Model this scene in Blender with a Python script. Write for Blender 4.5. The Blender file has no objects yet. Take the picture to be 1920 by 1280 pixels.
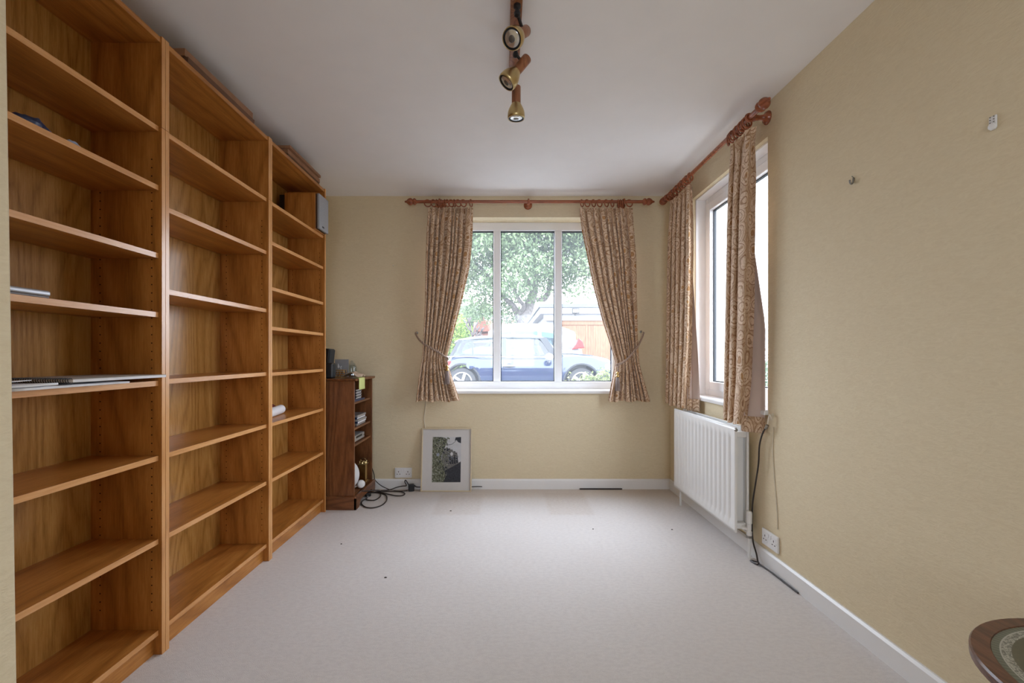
import bpy, math, random
from mathutils import Vector, Matrix, noise as mnoise

# ---------------------------------------------------------------- scene, camera, world, exposure
S = bpy.context.scene
COL = S.collection
PI = math.pi
F, VX, VY, EYE = 858.0, 944.5, 667.0, 1.145      # focal length in px (1920 wide), vanishing point, eye height

cam_d = bpy.data.cameras.new('camera')
cam = bpy.data.objects.new('camera', cam_d)
COL.objects.link(cam)
cam.location = (0, 0, EYE)
cam.rotation_euler = (PI / 2, 0, 0)
cam_d.sensor_width = 36
cam_d.lens = F * 36 / 1920
cam_d.shift_x = (960 - VX) / 1920
cam_d.shift_y = (VY - 640) / 1920
cam_d.clip_start = 0.02
cam_d.clip_end = 300
S.camera = cam

W = bpy.data.worlds.new('overcast_sky')
S.world = W
W.use_nodes = True
bg = W.node_tree.nodes['Background']
bg.inputs[0].default_value = (0.81, 0.87, 1.0, 1)
bg.inputs[1].default_value = 1.0

S.view_settings.view_transform = 'Standard'
S.view_settings.look = 'None'
S.view_settings.gamma = 1
S.view_settings.use_curve_mapping = False
S.view_settings.exposure = 3.75
cy = S.cycles
cy.max_bounces = 14
cy.diffuse_bounces = 9
cy.glossy_bounces = 5
cy.transmission_bounces = 6
cy.transparent_max_bounces = 12
cy.caustics_reflective = False
cy.caustics_refractive = False


def portal(name, loc, rot, sx, sy):              # sampling guide for the daylight that enters a window opening
    l = bpy.data.lights.new(name, 'AREA')
    l.shape = 'RECTANGLE'
    l.size, l.size_y = sx, sy
    l.cycles.is_portal = True
    o = bpy.data.objects.new(name, l)
    COL.objects.link(o)
    o.location = loc
    o.rotation_euler = rot
    return o


# ---------------------------------------------------------------- room numbers
RX, BY, CZ = 1.437, 3.945, 2.522                 # right wall, back wall, ceiling
LX, FY = -1.605, -2.20                            # left wall behind bookcases, wall behind camera
W1 = (-0.61, 1.04, 0.845, 2.339)                  # back window opening x0 x1 z0 z1
W2 = (2.49, 3.498, 0.845, 2.339)                  # right window opening y0 y1 z0 z1
portal('back_window_daylight', ((W1[0] + W1[1]) / 2, BY + 0.26, (W1[2] + W1[3]) / 2), (-PI / 2, 0, 0), 1.65, 1.5)
portal('fill_window_daylight', (0.2, -2.46, 1.5), (PI / 2, 0, 0), 1.1, 1.3)  # portal of the added fill window behind the camera
portal('right_window_daylight', (RX + 0.26, (W2[0] + W2[1]) / 2, (W2[2] + W2[3]) / 2), (0, PI / 2, 0), 1.5, 1.0)


# ---------------------------------------------------------------- materials
class NT:
    def __init__(self, name):
        self.m = bpy.data.materials.new(name)
        self.m.use_nodes = True
        self.t = self.m.node_tree
        self.b = self.t.nodes['Principled BSDF']
        self.out = self.t.nodes['Material Output']

    def n(self, kind, **kw):
        nd = self.t.nodes.new(kind)
        for k, v in kw.items():
            if k.startswith('i_'):
                key = k[2:]
                nd.inputs[int(key) if key.isdigit() else key.replace('_', ' ')].default_value = v
            else:
                setattr(nd, k, v)
        return nd

    def l(self, a, b):
        self.t.links.new(a, b)

    def coord(self, kind='Object', scale=(1, 1, 1), loc=(0, 0, 0), rot=(0, 0, 0)):
        tc = self.n('ShaderNodeTexCoord')
        mp = self.n('ShaderNodeMapping')
        mp.inputs['Scale'].default_value = scale
        mp.inputs['Location'].default_value = loc
        mp.inputs['Rotation'].default_value = rot
        self.l(tc.outputs[kind], mp.inputs[0])
        return mp.outputs[0]

    def noise(self, vec, scale, detail=3, rough=0.55, dist=0.0):
        nd = self.n('ShaderNodeTexNoise')
        nd.inputs['Scale'].default_value = scale
        nd.inputs['Detail'].default_value = detail
        nd.inputs['Roughness'].default_value = rough
        nd.inputs['Distortion'].default_value = dist
        self.l(vec, nd.inputs['Vector'])
        return nd.outputs['Fac']

    def ramp(self, fac, stops, interp='LINEAR'):
        r = self.n('ShaderNodeValToRGB')
        r.color_ramp.interpolation = interp
        e = r.color_ramp.elements
        while len(e) < len(stops):
            e.new(0.5)
        for el, (p, c) in zip(e, stops):
            el.position = p
            el.color = (c[0], c[1], c[2], 1) if not isinstance(c, (int, float)) else (c, c, c, 1)
        self.l(fac, r.inputs[0])
        return r.outputs[0]

    def math(self, op, a, b=None, clamp=False):
        nd = self.n('ShaderNodeMath', operation=op, use_clamp=clamp)
        for i, v in enumerate((a, b)):
            if v is None:
                continue
            if isinstance(v, (int, float)):
                nd.inputs[i].default_value = v
            else:
                self.l(v, nd.inputs[i])
        return nd.outputs[0]

    def mix(self, fac, a, b, blend='MIX'):
        nd = self.n('ShaderNodeMix', data_type='RGBA', blend_type=blend)
        for key, v in ((0, fac), (6, a), (7, b)):
            if isinstance(v, (int, float)):
                nd.inputs[key].default_value = v
            elif isinstance(v, tuple):
                nd.inputs[key].default_value = (*v, 1) if len(v) == 3 else v
            else:
                self.l(v, nd.inputs[key])
        return nd.outputs[2]

    def bump(self, h, strength=0.2, dist=0.01):
        nd = self.n('ShaderNodeBump')
        nd.inputs['Strength'].default_value = strength
        nd.inputs['Distance'].default_value = dist
        self.l(h, nd.inputs['Height'])
        self.l(nd.outputs[0], self.b.inputs['Normal'])

    def set(self, rough=0.5, metal=0.0, spec=0.5, color=None):
        self.b.inputs['Roughness'].default_value = rough
        self.b.inputs['Metallic'].default_value = metal
        self.b.inputs['Specular IOR Level'].default_value = spec
        if color is not None:
            if isinstance(color, tuple):
                self.b.inputs['Base Color'].default_value = (*color, 1)
            else:
                self.l(color, self.b.inputs['Base Color'])
        return self.m


def simple(name, c, rough=0.5, metal=0.0, spec=0.5, var=0.06, scale=30.0, coat=0.0, coat_ior=1.5):
    t = NT(name)
    f = t.noise(t.coord('Object'), scale, 3)
    d = tuple(max(0, x * (1 - var)) for x in c)
    u = tuple(min(1, x * (1 + var)) for x in c)
    col = t.ramp(f, [(0.3, d), (0.7, u)])
    if coat:
        t.b.inputs['Coat IOR'].default_value = coat_ior
        t.b.inputs['Coat Weight'].default_value = coat
        t.b.inputs['Coat Roughness'].default_value = 0.05
    return t.set(rough, metal, spec, col)


def wood(name, dark, mid, light, axis='Z', rough=0.38, scale=1.0, ring=1.0, spec=0.5):
    t = NT(name)
    st = {'X': (0.13, 1, 1), 'Y': (1, 0.13, 1), 'Z': (1, 1, 0.13)}[axis]
    v = t.coord('Object', tuple(s * scale for s in st))
    warp = t.noise(v, 2.1, 2, 0.45)                      # broad cathedral figure: contour lines of a stretched field
    rings = t.math('FRACT', t.math('MULTIPLY', warp, 17.0 * ring))
    rings = t.math('MULTIPLY', t.math('ABSOLUTE', t.math('SUBTRACT', rings, 0.5)), 2.0)
    rings = t.math('POWER', rings, 1.6)
    fine = t.noise(v, 75, 3, 0.7)
    pore = t.noise(t.coord('Object', tuple((0.03 if q < 1 else 1) * scale for q in st)), 190, 2, 0.6)
    tone = t.noise(v, 1.2, 2)
    f = t.math('ADD', t.math('MULTIPLY', t.math('SUBTRACT', 1.0, rings), 0.20), t.math('MULTIPLY', fine, 0.46))
    f = t.math('ADD', f, t.math('MULTIPLY', pore, 0.36))
    f = t.math('ADD', f, t.math('MULTIPLY', tone, 0.22))
    col = t.ramp(f, [(0.44, dark), (0.64, mid), (0.84, light)])
    t.bump(fine, 0.08, 0.002)
    return t.set(rough, 0, spec, col)


M = {}
WOODC = ((0.29, 0.105, 0.018), (0.43, 0.170, 0.033), (0.56, 0.25, 0.062))
for ax in 'XYZ':
    M['oak' + ax] = wood('orange_oak_' + ax, *WOODC, axis=ax, rough=0.31)
    M['dark' + ax] = wood('dark_oak_' + ax, (0.085, 0.028, 0.009), (0.165, 0.060, 0.019), (0.25, 0.10, 0.036), axis=ax, rough=0.34, scale=1.6)
M['oakback'] = wood('oak_back_veneer', (0.32, 0.150, 0.032), (0.46, 0.230, 0.056), (0.56, 0.305, 0.088), axis='Z', rough=0.27, scale=1.4, ring=1.5)
for ax in 'YZ':
    M['band' + ax] = wood('oak_edge_band_' + ax, (0.50, 0.225, 0.075), (0.62, 0.30, 0.105), (0.70, 0.37, 0.15), axis=ax, rough=0.26)  # same oak for front edges, window light painted in as a paler tone
M['redwood'] = wood('red_brown_turned_wood', (0.17, 0.045, 0.018), (0.28, 0.078, 0.032), (0.38, 0.12, 0.05), axis='X', rough=0.25, scale=3)
M['teak'] = wood('teak_lamp_wood', (0.16, 0.055, 0.022), (0.28, 0.105, 0.042), (0.38, 0.16, 0.07), axis='Z', rough=0.35, scale=4)
M['table'] = wood('mahogany_table', (0.06, 0.022, 0.012), (0.12, 0.045, 0.024), (0.19, 0.08, 0.045), axis='Y', rough=0.3, scale=3)


def wallpaper(name, axis):
    t = NT(name)
    sc = (1, 1, 3.2) if axis == 'h' else (6, 6, 1)
    v = t.coord('Object', sc)
    v0 = t.coord('Object')
    streak = t.noise(v, 22, 5, 0.66, 1.6)
    fine = t.noise(v, 60, 3, 0.6)
    blot = t.noise(v0, 1.6, 3)
    c = t.ramp(streak, [(0.3, (0.668, 0.566, 0.380)), (0.7, (0.735, 0.640, 0.448))])
    c = t.mix(t.math('MULTIPLY', blot, 0.25), c, (0.67, 0.585, 0.43))
    t.bump(t.math('ADD', t.math('MULTIPLY', streak, 0.8), t.math('MULTIPLY', fine, 0.4)), 0.30, 0.006)
    return t.set(0.78, 0, 0.25, c)


M['paper'] = wallpaper('cream_grasscloth_wallpaper', 'h')

t = NT('pale_carpet')
v = t.coord('Object')
fine = t.noise(v, 420, 2, 0.7)
mid = t.noise(t.coord('Object', (0.55, 1, 1)), 70, 4, 0.7)
big = t.noise(v, 1.7, 3, 0.5, 0.4)
c = t.ramp(fine, [(0.25, (0.640, 0.600, 0.575)), (0.75, (0.820, 0.785, 0.765))])
c = t.mix(t.ramp(mid, [(0.42, 0.0), (0.62, 0.45)]), c, (0.60, 0.56, 0.545))
bigr = t.ramp(big, [(0.36, 0.0), (0.60, 1.0)])
c = t.mix(t.math('MULTIPLY', bigr, 0.16), c, (0.62, 0.565, 0.535))
sx = t.n('ShaderNodeSeparateXYZ')
t.l(v, sx.inputs[0])


def box_mask(t, sx, x0, x1, y0, y1, soft=0.035):
    out = None
    for k, a, b in ((0, x0, x1), (1, y0, y1)):
        for sgn, e in ((1, a), (-1, b)):
            m = t.math('MULTIPLY', t.math('SUBTRACT', sx.outputs[k], e), sgn / soft)
            m = t.math('ADD', m, 0.5, True)
            out = m if out is None else t.math('MULTIPLY', out, m)
    return out


stain = None
for bxm in ((-0.52, -0.17, 3.30, 3.80), (0.33, 0.66, 3.30, 3.83)):
    mk = box_mask(t, sx, *bxm)
    stain = mk if stain is None else t.math('MAXIMUM', stain, mk)
c = t.mix(t.math('MULTIPLY', stain, t.math('MULTIPLY', mid, 0.45)), c, (0.52, 0.42, 0.34))
edge = t.math('MULTIPLY', t.math('SUBTRACT', sx.outputs[1], 3.66), 4.5, True)      # carpet turns browner towards the far wall
c = t.mix(t.math('MULTIPLY', edge, 0.45), c, (0.56, 0.45, 0.34))
t.bump(t.math('ADD', fine, t.math('MULTIPLY', mid, 0.6)), 0.5, 0.006)
M['carpet'] = t.set(0.95, 0, 0.1, c)

M['brick_out'] = simple('brown_brick_outdoors', (0.17, 0.10, 0.075), 0.85, 0, 0.2, 0.2, 12)
M['ceil'] = simple('ceiling_white_paint', (0.84, 0.825, 0.82), 0.85, 0, 0.2, 0.012, 6)
M['gloss_white'] = simple('white_gloss_paint', (0.78, 0.78, 0.78), 0.3, 0, 0.5, 0.015, 10)
M['upvc'] = simple('white_upvc', (0.83, 0.84, 0.86), 0.28, 0, 0.5, 0.01, 10)
M['rad'] = simple('radiator_enamel', (0.80, 0.80, 0.79), 0.3, 0, 0.5, 0.012, 8)
M['plastic_w'] = simple('white_plastic', (0.78, 0.78, 0.78), 0.35, 0, 0.5, 0.015, 20)
M['plastic_c'] = simple('cream_painted_cable', (0.62, 0.56, 0.44), 0.5)
M['black'] = simple('black_plastic', (0.012, 0.012, 0.014), 0.4)
M['gasket'] = simple('black_rubber_gasket', (0.02, 0.025, 0.03), 0.6)
M['hole'] = simple('dark_hole', (0.03, 0.012, 0.006), 0.9, 0, 0.1)
M['cable'] = simple('brown_black_cable', (0.022, 0.013, 0.010), 0.45)
M['grey'] = simple('grey_plastic', (0.30, 0.30, 0.31), 0.4)
M['silver'] = simple('silver_plastic', (0.55, 0.55, 0.57), 0.3, 0.6)
M['chrome'] = simple('chrome', (0.75, 0.75, 0.77), 0.12, 1.0, 0.5, 0.02)
M['steel'] = simple('dull_steel', (0.30, 0.29, 0.27), 0.35, 1.0)
M['brass'] = simple('aged_brass', (0.56, 0.43, 0.21), 0.34, 1.0, 0.5, 0.10, 18)
M['brass_l'] = simple('polished_brass', (0.72, 0.50, 0.20), 0.18, 1.0, 0.5, 0.06, 12)
M['lens'] = simple('lamp_reflector_glass', (0.62, 0.60, 0.57), 0.15, 0.75, 0.5, 0.03, 14)
M['lens_d'] = simple('lamp_bulb_tip', (0.13, 0.12, 0.11), 0.2, 0.5)
M['paper_w'] = simple('white_paper', (0.78, 0.78, 0.80), 0.7, 0, 0.2, 0.02)
M['paper_g'] = simple('greyed_paper', (0.50, 0.47, 0.43), 0.75, 0, 0.2, 0.08)
M['paper_k'] = simple('brown_paper', (0.55, 0.42, 0.31), 0.75, 0, 0.2, 0.10)
M['sticky'] = simple('yellow_green_note', (0.58, 0.62, 0.24), 0.7, 0, 0.2, 0.04)
M['navy_plastic'] = simple('navy_plastic', (0.018, 0.035, 0.10), 0.3)
M['clearwrap'] = simple('pale_blue_wrapper', (0.45, 0.55, 0.75), 0.25)
M['card_b'] = simple('brown_board', (0.30, 0.155, 0.085), 0.6, 0, 0.3, 0.10)
M['card_d'] = simple('dark_brown_board', (0.13, 0.062, 0.034), 0.6, 0, 0.3, 0.10)
M['mount'] = simple('white_mount_board', (0.60, 0.585, 0.57), 0.8, 0, 0.15, 0.015)
M['frame'] = simple('pale_gold_frame', (0.60, 0.50, 0.34), 0.4, 0.15, 0.5, 0.04)
M['p_sky'] = simple('print_sky', (0.52, 0.53, 0.55), 0.6)
M['p_tower'] = simple('print_stone', (0.16, 0.155, 0.145), 0.6, 0, .3, 0.5, 160)
M['p_dark'] = simple('print_dark', (0.035, 0.037, 0.045), 0.6, 0, .3, 0.35, 90)
M['p_clock'] = simple('print_clock', (0.60, 0.60, 0.61), 0.6)
M['p_clock2'] = simple('print_clock_shaded', (0.26, 0.29, 0.35), 0.6)
t = NT('print_foliage')
f = t.noise(t.coord('Object'), 95, 4, 0.7)
M['p_leaf'] = t.set(0.6, 0, 0.3, t.ramp(f, [(0.32, (0.025, 0.028, 0.022)), (0.5, (0.12, 0.13, 0.075)), (0.66, (0.40, 0.41, 0.36))]))


def cloth(name, scale):
    """cream ground, tan and ochre paisley scrolls, woven relief"""
    t = NT(name)
    uv = t.coord('UV')
    # warp
    nz = t.n('ShaderNodeTexNoise')
    nz.inputs['Scale'].default_value = 9 * scale
    nz.inputs['Detail'].default_value = 1
    t.l(uv, nz.inputs['Vector'])
    sub = t.n('ShaderNodeVectorMath', operation='MULTIPLY_ADD')
    t.l(nz.outputs['Color'], sub.inputs[0])
    sub.inputs[1].default_value = (0.055 / scale,) * 3
    t.l(uv, sub.inputs[2])
    vor = t.n('ShaderNodeTexVoronoi')
    vor.inputs['Scale'].default_value = 10.5 * scale
    vor.inputs['Randomness'].default_value = 0.75
    t.l(sub.outputs[0], vor.inputs['Vector'])
    d = vor.outputs['Distance']
    sepc = t.n('ShaderNodeSeparateColor')
    t.l(vor.outputs['Color'], sepc.inputs[0])
    kind = sepc.outputs[0]
    line = t.ramp(t.math('ABSOLUTE', t.math('SINE', t.math('MULTIPLY', t.math('ADD', d, t.math('MULTIPLY', kind, 0.12)), 15.0))), [(0.18, 1), (0.46, 0)])
    v2 = t.n('ShaderNodeTexVoronoi')
    v2.inputs['Scale'].default_value = 30 * scale
    t.l(sub.outputs[0], v2.inputs['Vector'])
    petals = t.ramp(v2.outputs['Distance'], [(0.22, 1), (0.34, 0)])
    n2 = t.noise(sub.outputs[0], 26 * scale, 1, 0.5, 2.2)
    curls = t.ramp(n2, [(0.45, 0), (0.5, 1), (0.55, 0)])
    heart = t.math('MULTIPLY', t.math('LESS_THAN', d, 0.20), t.math('GREATER_THAN', kind, 0.35))
    band = t.math('MULTIPLY', t.math('GREATER_THAN', d, 0.20), t.math('LESS_THAN', d, 0.42))
    ground = t.math('GREATER_THAN', d, 0.52)
    base = t.mix(t.math('MULTIPLY', ground, 0.55), (0.68, 0.51, 0.36), (0.43, 0.27, 0.15))
    base = t.mix(t.math('MULTIPLY', petals, t.math('MULTIPLY', band, 0.85)), base, (0.38, 0.215, 0.095))
    base = t.mix(t.math('MULTIPLY', heart, 0.85), base, (0.46, 0.225, 0.06))
    base = t.mix(t.math('MULTIPLY', curls, 0.75), base, (0.32, 0.17, 0.075))
    base = t.mix(t.math('MULTIPLY', line, 0.90), base, (0.28, 0.135, 0.055))
    weave = t.noise(uv, 300, 2)
    t.bump(weave, 0.15, 0.002)
    t.b.inputs['Sheen Weight'].default_value = 0.25
    return t.set(0.75, 0, 0.3, base)


M['cloth'] = cloth('paisley_curtain_cloth', 1.0)
M['lining'] = simple('curtain_lining', (0.58, 0.46, 0.40), 0.85, 0, 0.1, 0.03, 14)
M['rope'] = simple('twisted_rope', (0.38, 0.28, 0.22), 0.7, 0, 0.3, 0.25, 180)
M['tassel'] = simple('tassel_thread', (0.36, 0.29, 0.27), 0.7, 0, 0.3, 0.3, 260)


def glass(name, tint=(0.97, 0.985, 0.985), refl=1.0, glare_veil=0.0):
    t = NT(name)
    t.t.nodes.remove(t.b)
    tr = t.n('ShaderNodeBsdfTransparent')
    tr.inputs[0].default_value = (*tint, 1)
    gl = t.n('ShaderNodeBsdfGlossy')
    gl.inputs['Roughness'].default_value = 0.02
    fr = t.n('ShaderNodeFresnel')
    fr.inputs[0].default_value = 1.45
    mx = t.n('ShaderNodeMixShader')
    ge = t.n('ShaderNodeNewGeometry')
    fac = t.math('MULTIPLY', fr.outputs[0], t.math('SUBTRACT', 1.0, ge.outputs['Backfacing']))   # outer faces only
    t.l(t.math('MULTIPLY', fac, refl, True), mx.inputs[0])
    t.l(tr.outputs[0], mx.inputs[1])
    t.l(gl.outputs[0], mx.inputs[2])
    if glare_veil:                                         # translucent veil added to imitate washed-out window glare
        du = t.n('ShaderNodeBsdfTranslucent')
        du.inputs[0].default_value = (0.9, 0.95, 1.0, 1)
        m2 = t.n('ShaderNodeMixShader')
        m2.inputs[0].default_value = glare_veil
        t.l(mx.outputs[0], m2.inputs[1])
        t.l(du.outputs[0], m2.inputs[2])
        mx = m2
    t.l(mx.outputs[0], t.out.inputs[0])
    return t.m


M['pane'] = glass('window_glass', glare_veil=0.022)
M['carglass'] = glass('car_glass', (0.62, 0.70, 0.74), 2.2)
M['jar'] = glass('jar_glass', (0.86, 0.90, 0.92), 2.5)


def leafmat(name, dark, light, trans=0.35):
    t = NT(name)
    f = t.noise(t.coord('Object'), 1.6, 3)
    r = t.n('ShaderNodeNewGeometry')
    f2 = t.math('ADD', t.math('MULTIPLY', f, 0.6), t.math('MULTIPLY', r.outputs['Random Per Island'], 0.4))
    c = t.ramp(f2, [(0.25, dark), (0.75, light)])
    t.set(0.5, 0, 0.4, c)
    tl = t.n('ShaderNodeBsdfTranslucent')
    t.l(c, tl.inputs[0])
    mx = t.n('ShaderNodeMixShader')
    mx.inputs[0].default_value = trans
    t.l(t.b.outputs[0], mx.inputs[1])
    t.l(tl.outputs[0], mx.inputs[2])
    t.l(mx.outputs[0], t.out.inputs[0])
    return t.m


M['leaf'] = leafmat('tree_leaves', (0.075, 0.12, 0.058), (0.24, 0.31, 0.155))
M['leaf_y'] = leafmat('bright_shrub_leaves', (0.10, 0.18, 0.025), (0.26, 0.36, 0.07))
M['leaf_p'] = leafmat('variegated_leaves', (0.10, 0.15, 0.04), (0.36, 0.37, 0.19))
M['leaf_h'] = leafmat('hedge_leaves', (0.04, 0.08, 0.03), (0.11, 0.17, 0.07))
M['bark'] = simple('grey_bark', (0.17, 0.15, 0.14), 0.85, 0, 0.2, 0.3, 9)
M['twig'] = simple('dark_twig', (0.09, 0.075, 0.07), 0.8, 0, 0.2, 0.2, 20)
M['navy'] = simple('navy_car_paint', (0.010, 0.022, 0.062), 0.16, 0.1, 0.5, 0.02, 4, coat=0.6, coat_ior=1.55)
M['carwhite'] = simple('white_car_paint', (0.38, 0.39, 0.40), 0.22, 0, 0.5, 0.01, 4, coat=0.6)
M['carsilver'] = simple('silver_roof_paint', (0.22, 0.23, 0.245), 0.2, 0.1, 0.5, 0.01, 4, coat=0.8)
M['tyre'] = simple('tyre_rubber', (0.03, 0.03, 0.032), 0.7)
M['trimblack'] = simple('car_trim_black', (0.02, 0.022, 0.026), 0.45)
M['redlamp'] = simple('red_tail_lamp', (0.30, 0.010, 0.008), 0.35, 0, 0.4, 0.05, 6)
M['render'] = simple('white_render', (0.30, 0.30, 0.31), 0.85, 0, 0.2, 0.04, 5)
M['fascia'] = simple('grey_roof_edge', (0.09, 0.10, 0.115), 0.6)
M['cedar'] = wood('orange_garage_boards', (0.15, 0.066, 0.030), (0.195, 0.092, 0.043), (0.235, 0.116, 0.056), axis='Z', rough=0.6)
M['gravel'] = simple('driveway_asphalt', (0.16, 0.155, 0.15), 0.9, 0, 0.2, 0.25, 40)
M['grass'] = simple('lawn_green', (0.12, 0.19, 0.06), 0.9, 0, 0.2, 0.3, 30)
t = NT('red_brick_tiles')
br = t.n('ShaderNodeTexBrick')
br.inputs['Scale'].default_value = 3.2
br.inputs['Color1'].default_value = (0.20, 0.075, 0.05, 1)
br.inputs['Color2'].default_value = (0.25, 0.10, 0.07, 1)
br.inputs['Mortar'].default_value = (0.22, 0.15, 0.12, 1)
t.l(t.coord('Object', (1, 1, 1), (0, 0, 0), (PI / 2, 0, 0)), br.inputs['Vector'])
M['brick'] = t.set(0.85, 0, 0.2, br.outputs['Color'])
M['slate'] = simple('grey_slate', (0.26, 0.27, 0.28), 0.7, 0, 0.3, 0.12, 12)
t = NT('green_inlay_print')                       # printed rings of flutes and lace, centred on the table
tc = t.n('ShaderNodeTexCoord')
sx = t.n('ShaderNodeSeparateXYZ')
t.l(tc.outputs['Object'], sx.inputs[0])
rad = t.math('SQRT', t.math('ADD', t.math('POWER', sx.outputs[0], 2.0), t.math('POWER', sx.outputs[1], 2.0)))
ang = t.math('ARCTAN2', sx.outputs[1], sx.outputs[0])
flute = t.math('MULTIPLY', t.math('ADD', t.math('SINE', t.math('MULTIPLY', ang, 130.0)), 1.0), 0.5)
outer = t.mix(flute, (0.10, 0.115, 0.085), (0.155, 0.17, 0.135))
vv = t.n('ShaderNodeCombineXYZ')
t.l(t.math('MULTIPLY', ang, 6.0), vv.inputs[0])
t.l(t.math('MULTIPLY', rad, 40.0), vv.inputs[1])
lace = t.ramp(t.noise(vv.outputs[0], 4.5, 3, 0.7, 1.5), [(0.44, 0), (0.56, 1)])
centre = t.mix(t.noise(t.coord('Object'), 90, 3), (0.075, 0.075, 0.045), (0.12, 0.115, 0.075))
lacec = t.mix(lace, (0.13, 0.135, 0.11), (0.42, 0.42, 0.37))
c = t.mix(t.math('GREATER_THAN', rad, 0.207), centre, lacec)
rim = t.math('LESS_THAN', t.math('ABSOLUTE', t.math('SUBTRACT', rad, 0.2225)), 0.0012)
c = t.mix(t.math('GREATER_THAN', rad, 0.2215), c, outer)
c = t.mix(rim, c, (0.42, 0.42, 0.38))
M['inlay'] = t.set(0.3, 0, 0.5, c)


# ---------------------------------------------------------------- mesh builder
class MB:
    def __init__(self):
        self.v, self.f, self.mi, self.uv = [], [], [], {}

    def add(self, vs, fs, mi=0):
        o = len(self.v)
        self.v += [tuple(p) for p in vs]
        self.f += [tuple(i + o for i in q) for q in fs]
        self.mi += [mi] * len(fs)
        return o

    def box(self, x0, x1, y0, y1, z0, z1, mi=0, M4=None):
        vs = [(x, y, z) for z in (z0, z1) for y in (y0, y1) for x in (x0, x1)]
        if M4 is not None:
            vs = [M4 @ Vector(p) for p in vs]
        self.add(vs, [(0, 2, 3, 1), (4, 5, 7, 6), (0, 1, 5, 4), (2, 6, 7, 3), (0, 4, 6, 2), (1, 3, 7, 5)], mi)
        return self

    def prism(self, pts, axis, a, b, mi=0, M4=None):
        """extrude a polygon. axis 'y': pts are (x,z); 'x': (y,z); 'z': (x,y)"""
        def P(p, h):
            q = {'y': (p[0], h, p[1]), 'x': (h, p[0], p[1]), 'z': (p[0], p[1], h)}[axis]
            return M4 @ Vector(q) if M4 is not None else q
        n = len(pts)
        vs = [P(p, a) for p in pts] + [P(p, b) for p in pts]
        fs = [tuple(range(n - 1, -1, -1)), tuple(range(n, 2 * n))]
        fs += [(i, (i + 1) % n, n + (i + 1) % n, n + i) for i in range(n)]
        self.add(vs, fs, mi)
        return self

    def rings(self, rows, closed_ends=True, mi=0):
        n = len(rows[0])
        o = len(self.v)
        for r in rows:
            self.v += [tuple(p) for p in r]
        fs = []
        for i in range(len(rows) - 1):
            for j in range(n):
                a, b = o + i * n + j, o + i * n + (j + 1) % n
                fs.append((a, b, b + n, a + n))
        if closed_ends:
            fs.append(tuple(o + j for j in range(n - 1, -1, -1)))
            fs.append(tuple(o + (len(rows) - 1) * n + j for j in range(n)))
        self.f += fs
        self.mi += [mi] * len(fs)
        return self

    def lathe(self, prof, M4, seg=24, mi=0, caps=True):
        """prof: list of (r, h) along local z; M4 places it"""
        rows = [[M4 @ Vector((r * math.cos(2 * PI * k / seg), r * math.sin(2 * PI * k / seg), h)) for k in range(seg)] for r, h in prof]
        return self.rings(rows, caps, mi)

    def tube(self, pts, r, seg=8, smooth=0, mi=0):
        P = [Vector(p) for p in pts]
        if smooth:
            Q = []
            n = len(P)
            for i in range(n - 1):
                p0, p1, p2, p3 = P[max(i - 1, 0)], P[i], P[i + 1], P[min(i + 2, n - 1)]
                for k in range(smooth):
                    s = k / smooth
                    Q.append(0.5 * ((2 * p1) + (p2 - p0) * s + (2 * p0 - 5 * p1 + 4 * p2 - p3) * s * s + (3 * p1 - p0 - 3 * p2 + p3) * s ** 3))
            Q.append(P[-1])
            P = Q
        rr = r if isinstance(r, (list, tuple)) else None
        rows = []
        t0 = (P[1] - P[0]).normalized()
        up = Vector((0, 0, 1)) if abs(t0.z) < 0.9 else Vector((1, 0, 0))
        nrm = (up - t0 * up.dot(t0)).normalized()
        for i, p in enumerate(P):
            tg = (P[min(i + 1, len(P) - 1)] - P[max(i - 1, 0)])
            if tg.length < 1e-9:
                tg = t0
            tg = tg.normalized()
            nrm = nrm - tg * nrm.dot(tg)
            nrm = nrm.normalized() if nrm.length > 1e-6 else tg.orthogonal().normalized()
            bn = tg.cross(nrm)
            if rr:
                x = i / (len(P) - 1) * (len(rr) - 1)
                k = min(int(x), len(rr) - 2)
                ra = rr[k] + (rr[k + 1] - rr[k]) * (x - k)
            else:
                ra = r
            rows.append([p + (nrm * math.cos(2 * PI * k / seg) + bn * math.sin(2 * PI * k / seg)) * ra for k in range(seg)])
        return self.rings(rows, True, mi)

    def grid(self, fn, nu, nv, mi=0, uvfn=None):
        o = len(self.v)
        for j in range(nv + 1):
            for i in range(nu + 1):
                u, w = i / nu, j / nv
                self.v.append(tuple(fn(u, w)))
                if uvfn:
                    self.uv[len(self.v) - 1] = uvfn(u, w)
        for j in range(nv):
            for i in range(nu):
                a = o + j * (nu + 1) + i
                self.f.append((a, a + 1, a + nu + 2, a + nu + 1))
                self.mi.append(mi)
        return self

    def build(self, name, mat, parent=None, smooth=False, bevel=0.0, seg=2, sub=0, solid=0.0, angle=35):
        off = parent.matrix_world.translation.copy() if parent is not None else None
        if off is not None:
            p = parent
            off = Vector((0, 0, 0))
            while p is not None:
                off += p.location
                p = p.parent
        me = bpy.data.meshes.new(name)
        vs = self.v if off is None else [(a - off.x, b - off.y, c - off.z) for a, b, c in self.v]
        me.from_pydata(vs, [], self.f)
        for m in (mat if isinstance(mat, (list, tuple)) else [mat]):
            me.materials.append(m)
        me.polygons.foreach_set('material_index', self.mi)
        if smooth:
            me.polygons.foreach_set('use_smooth', [True] * len(me.polygons))
            if smooth != 'all':
                try:
                    me.set_sharp_from_angle(angle=math.radians(angle))
                except Exception:
                    pass
        if self.uv:
            ul = me.uv_layers.new(name='UVMap')
            for lp in me.loops:
                ul.data[lp.index].uv = self.uv.get(lp.vertex_index, (0, 0))
        me.update()
        o = bpy.data.objects.new(name, me)
        COL.objects.link(o)
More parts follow.
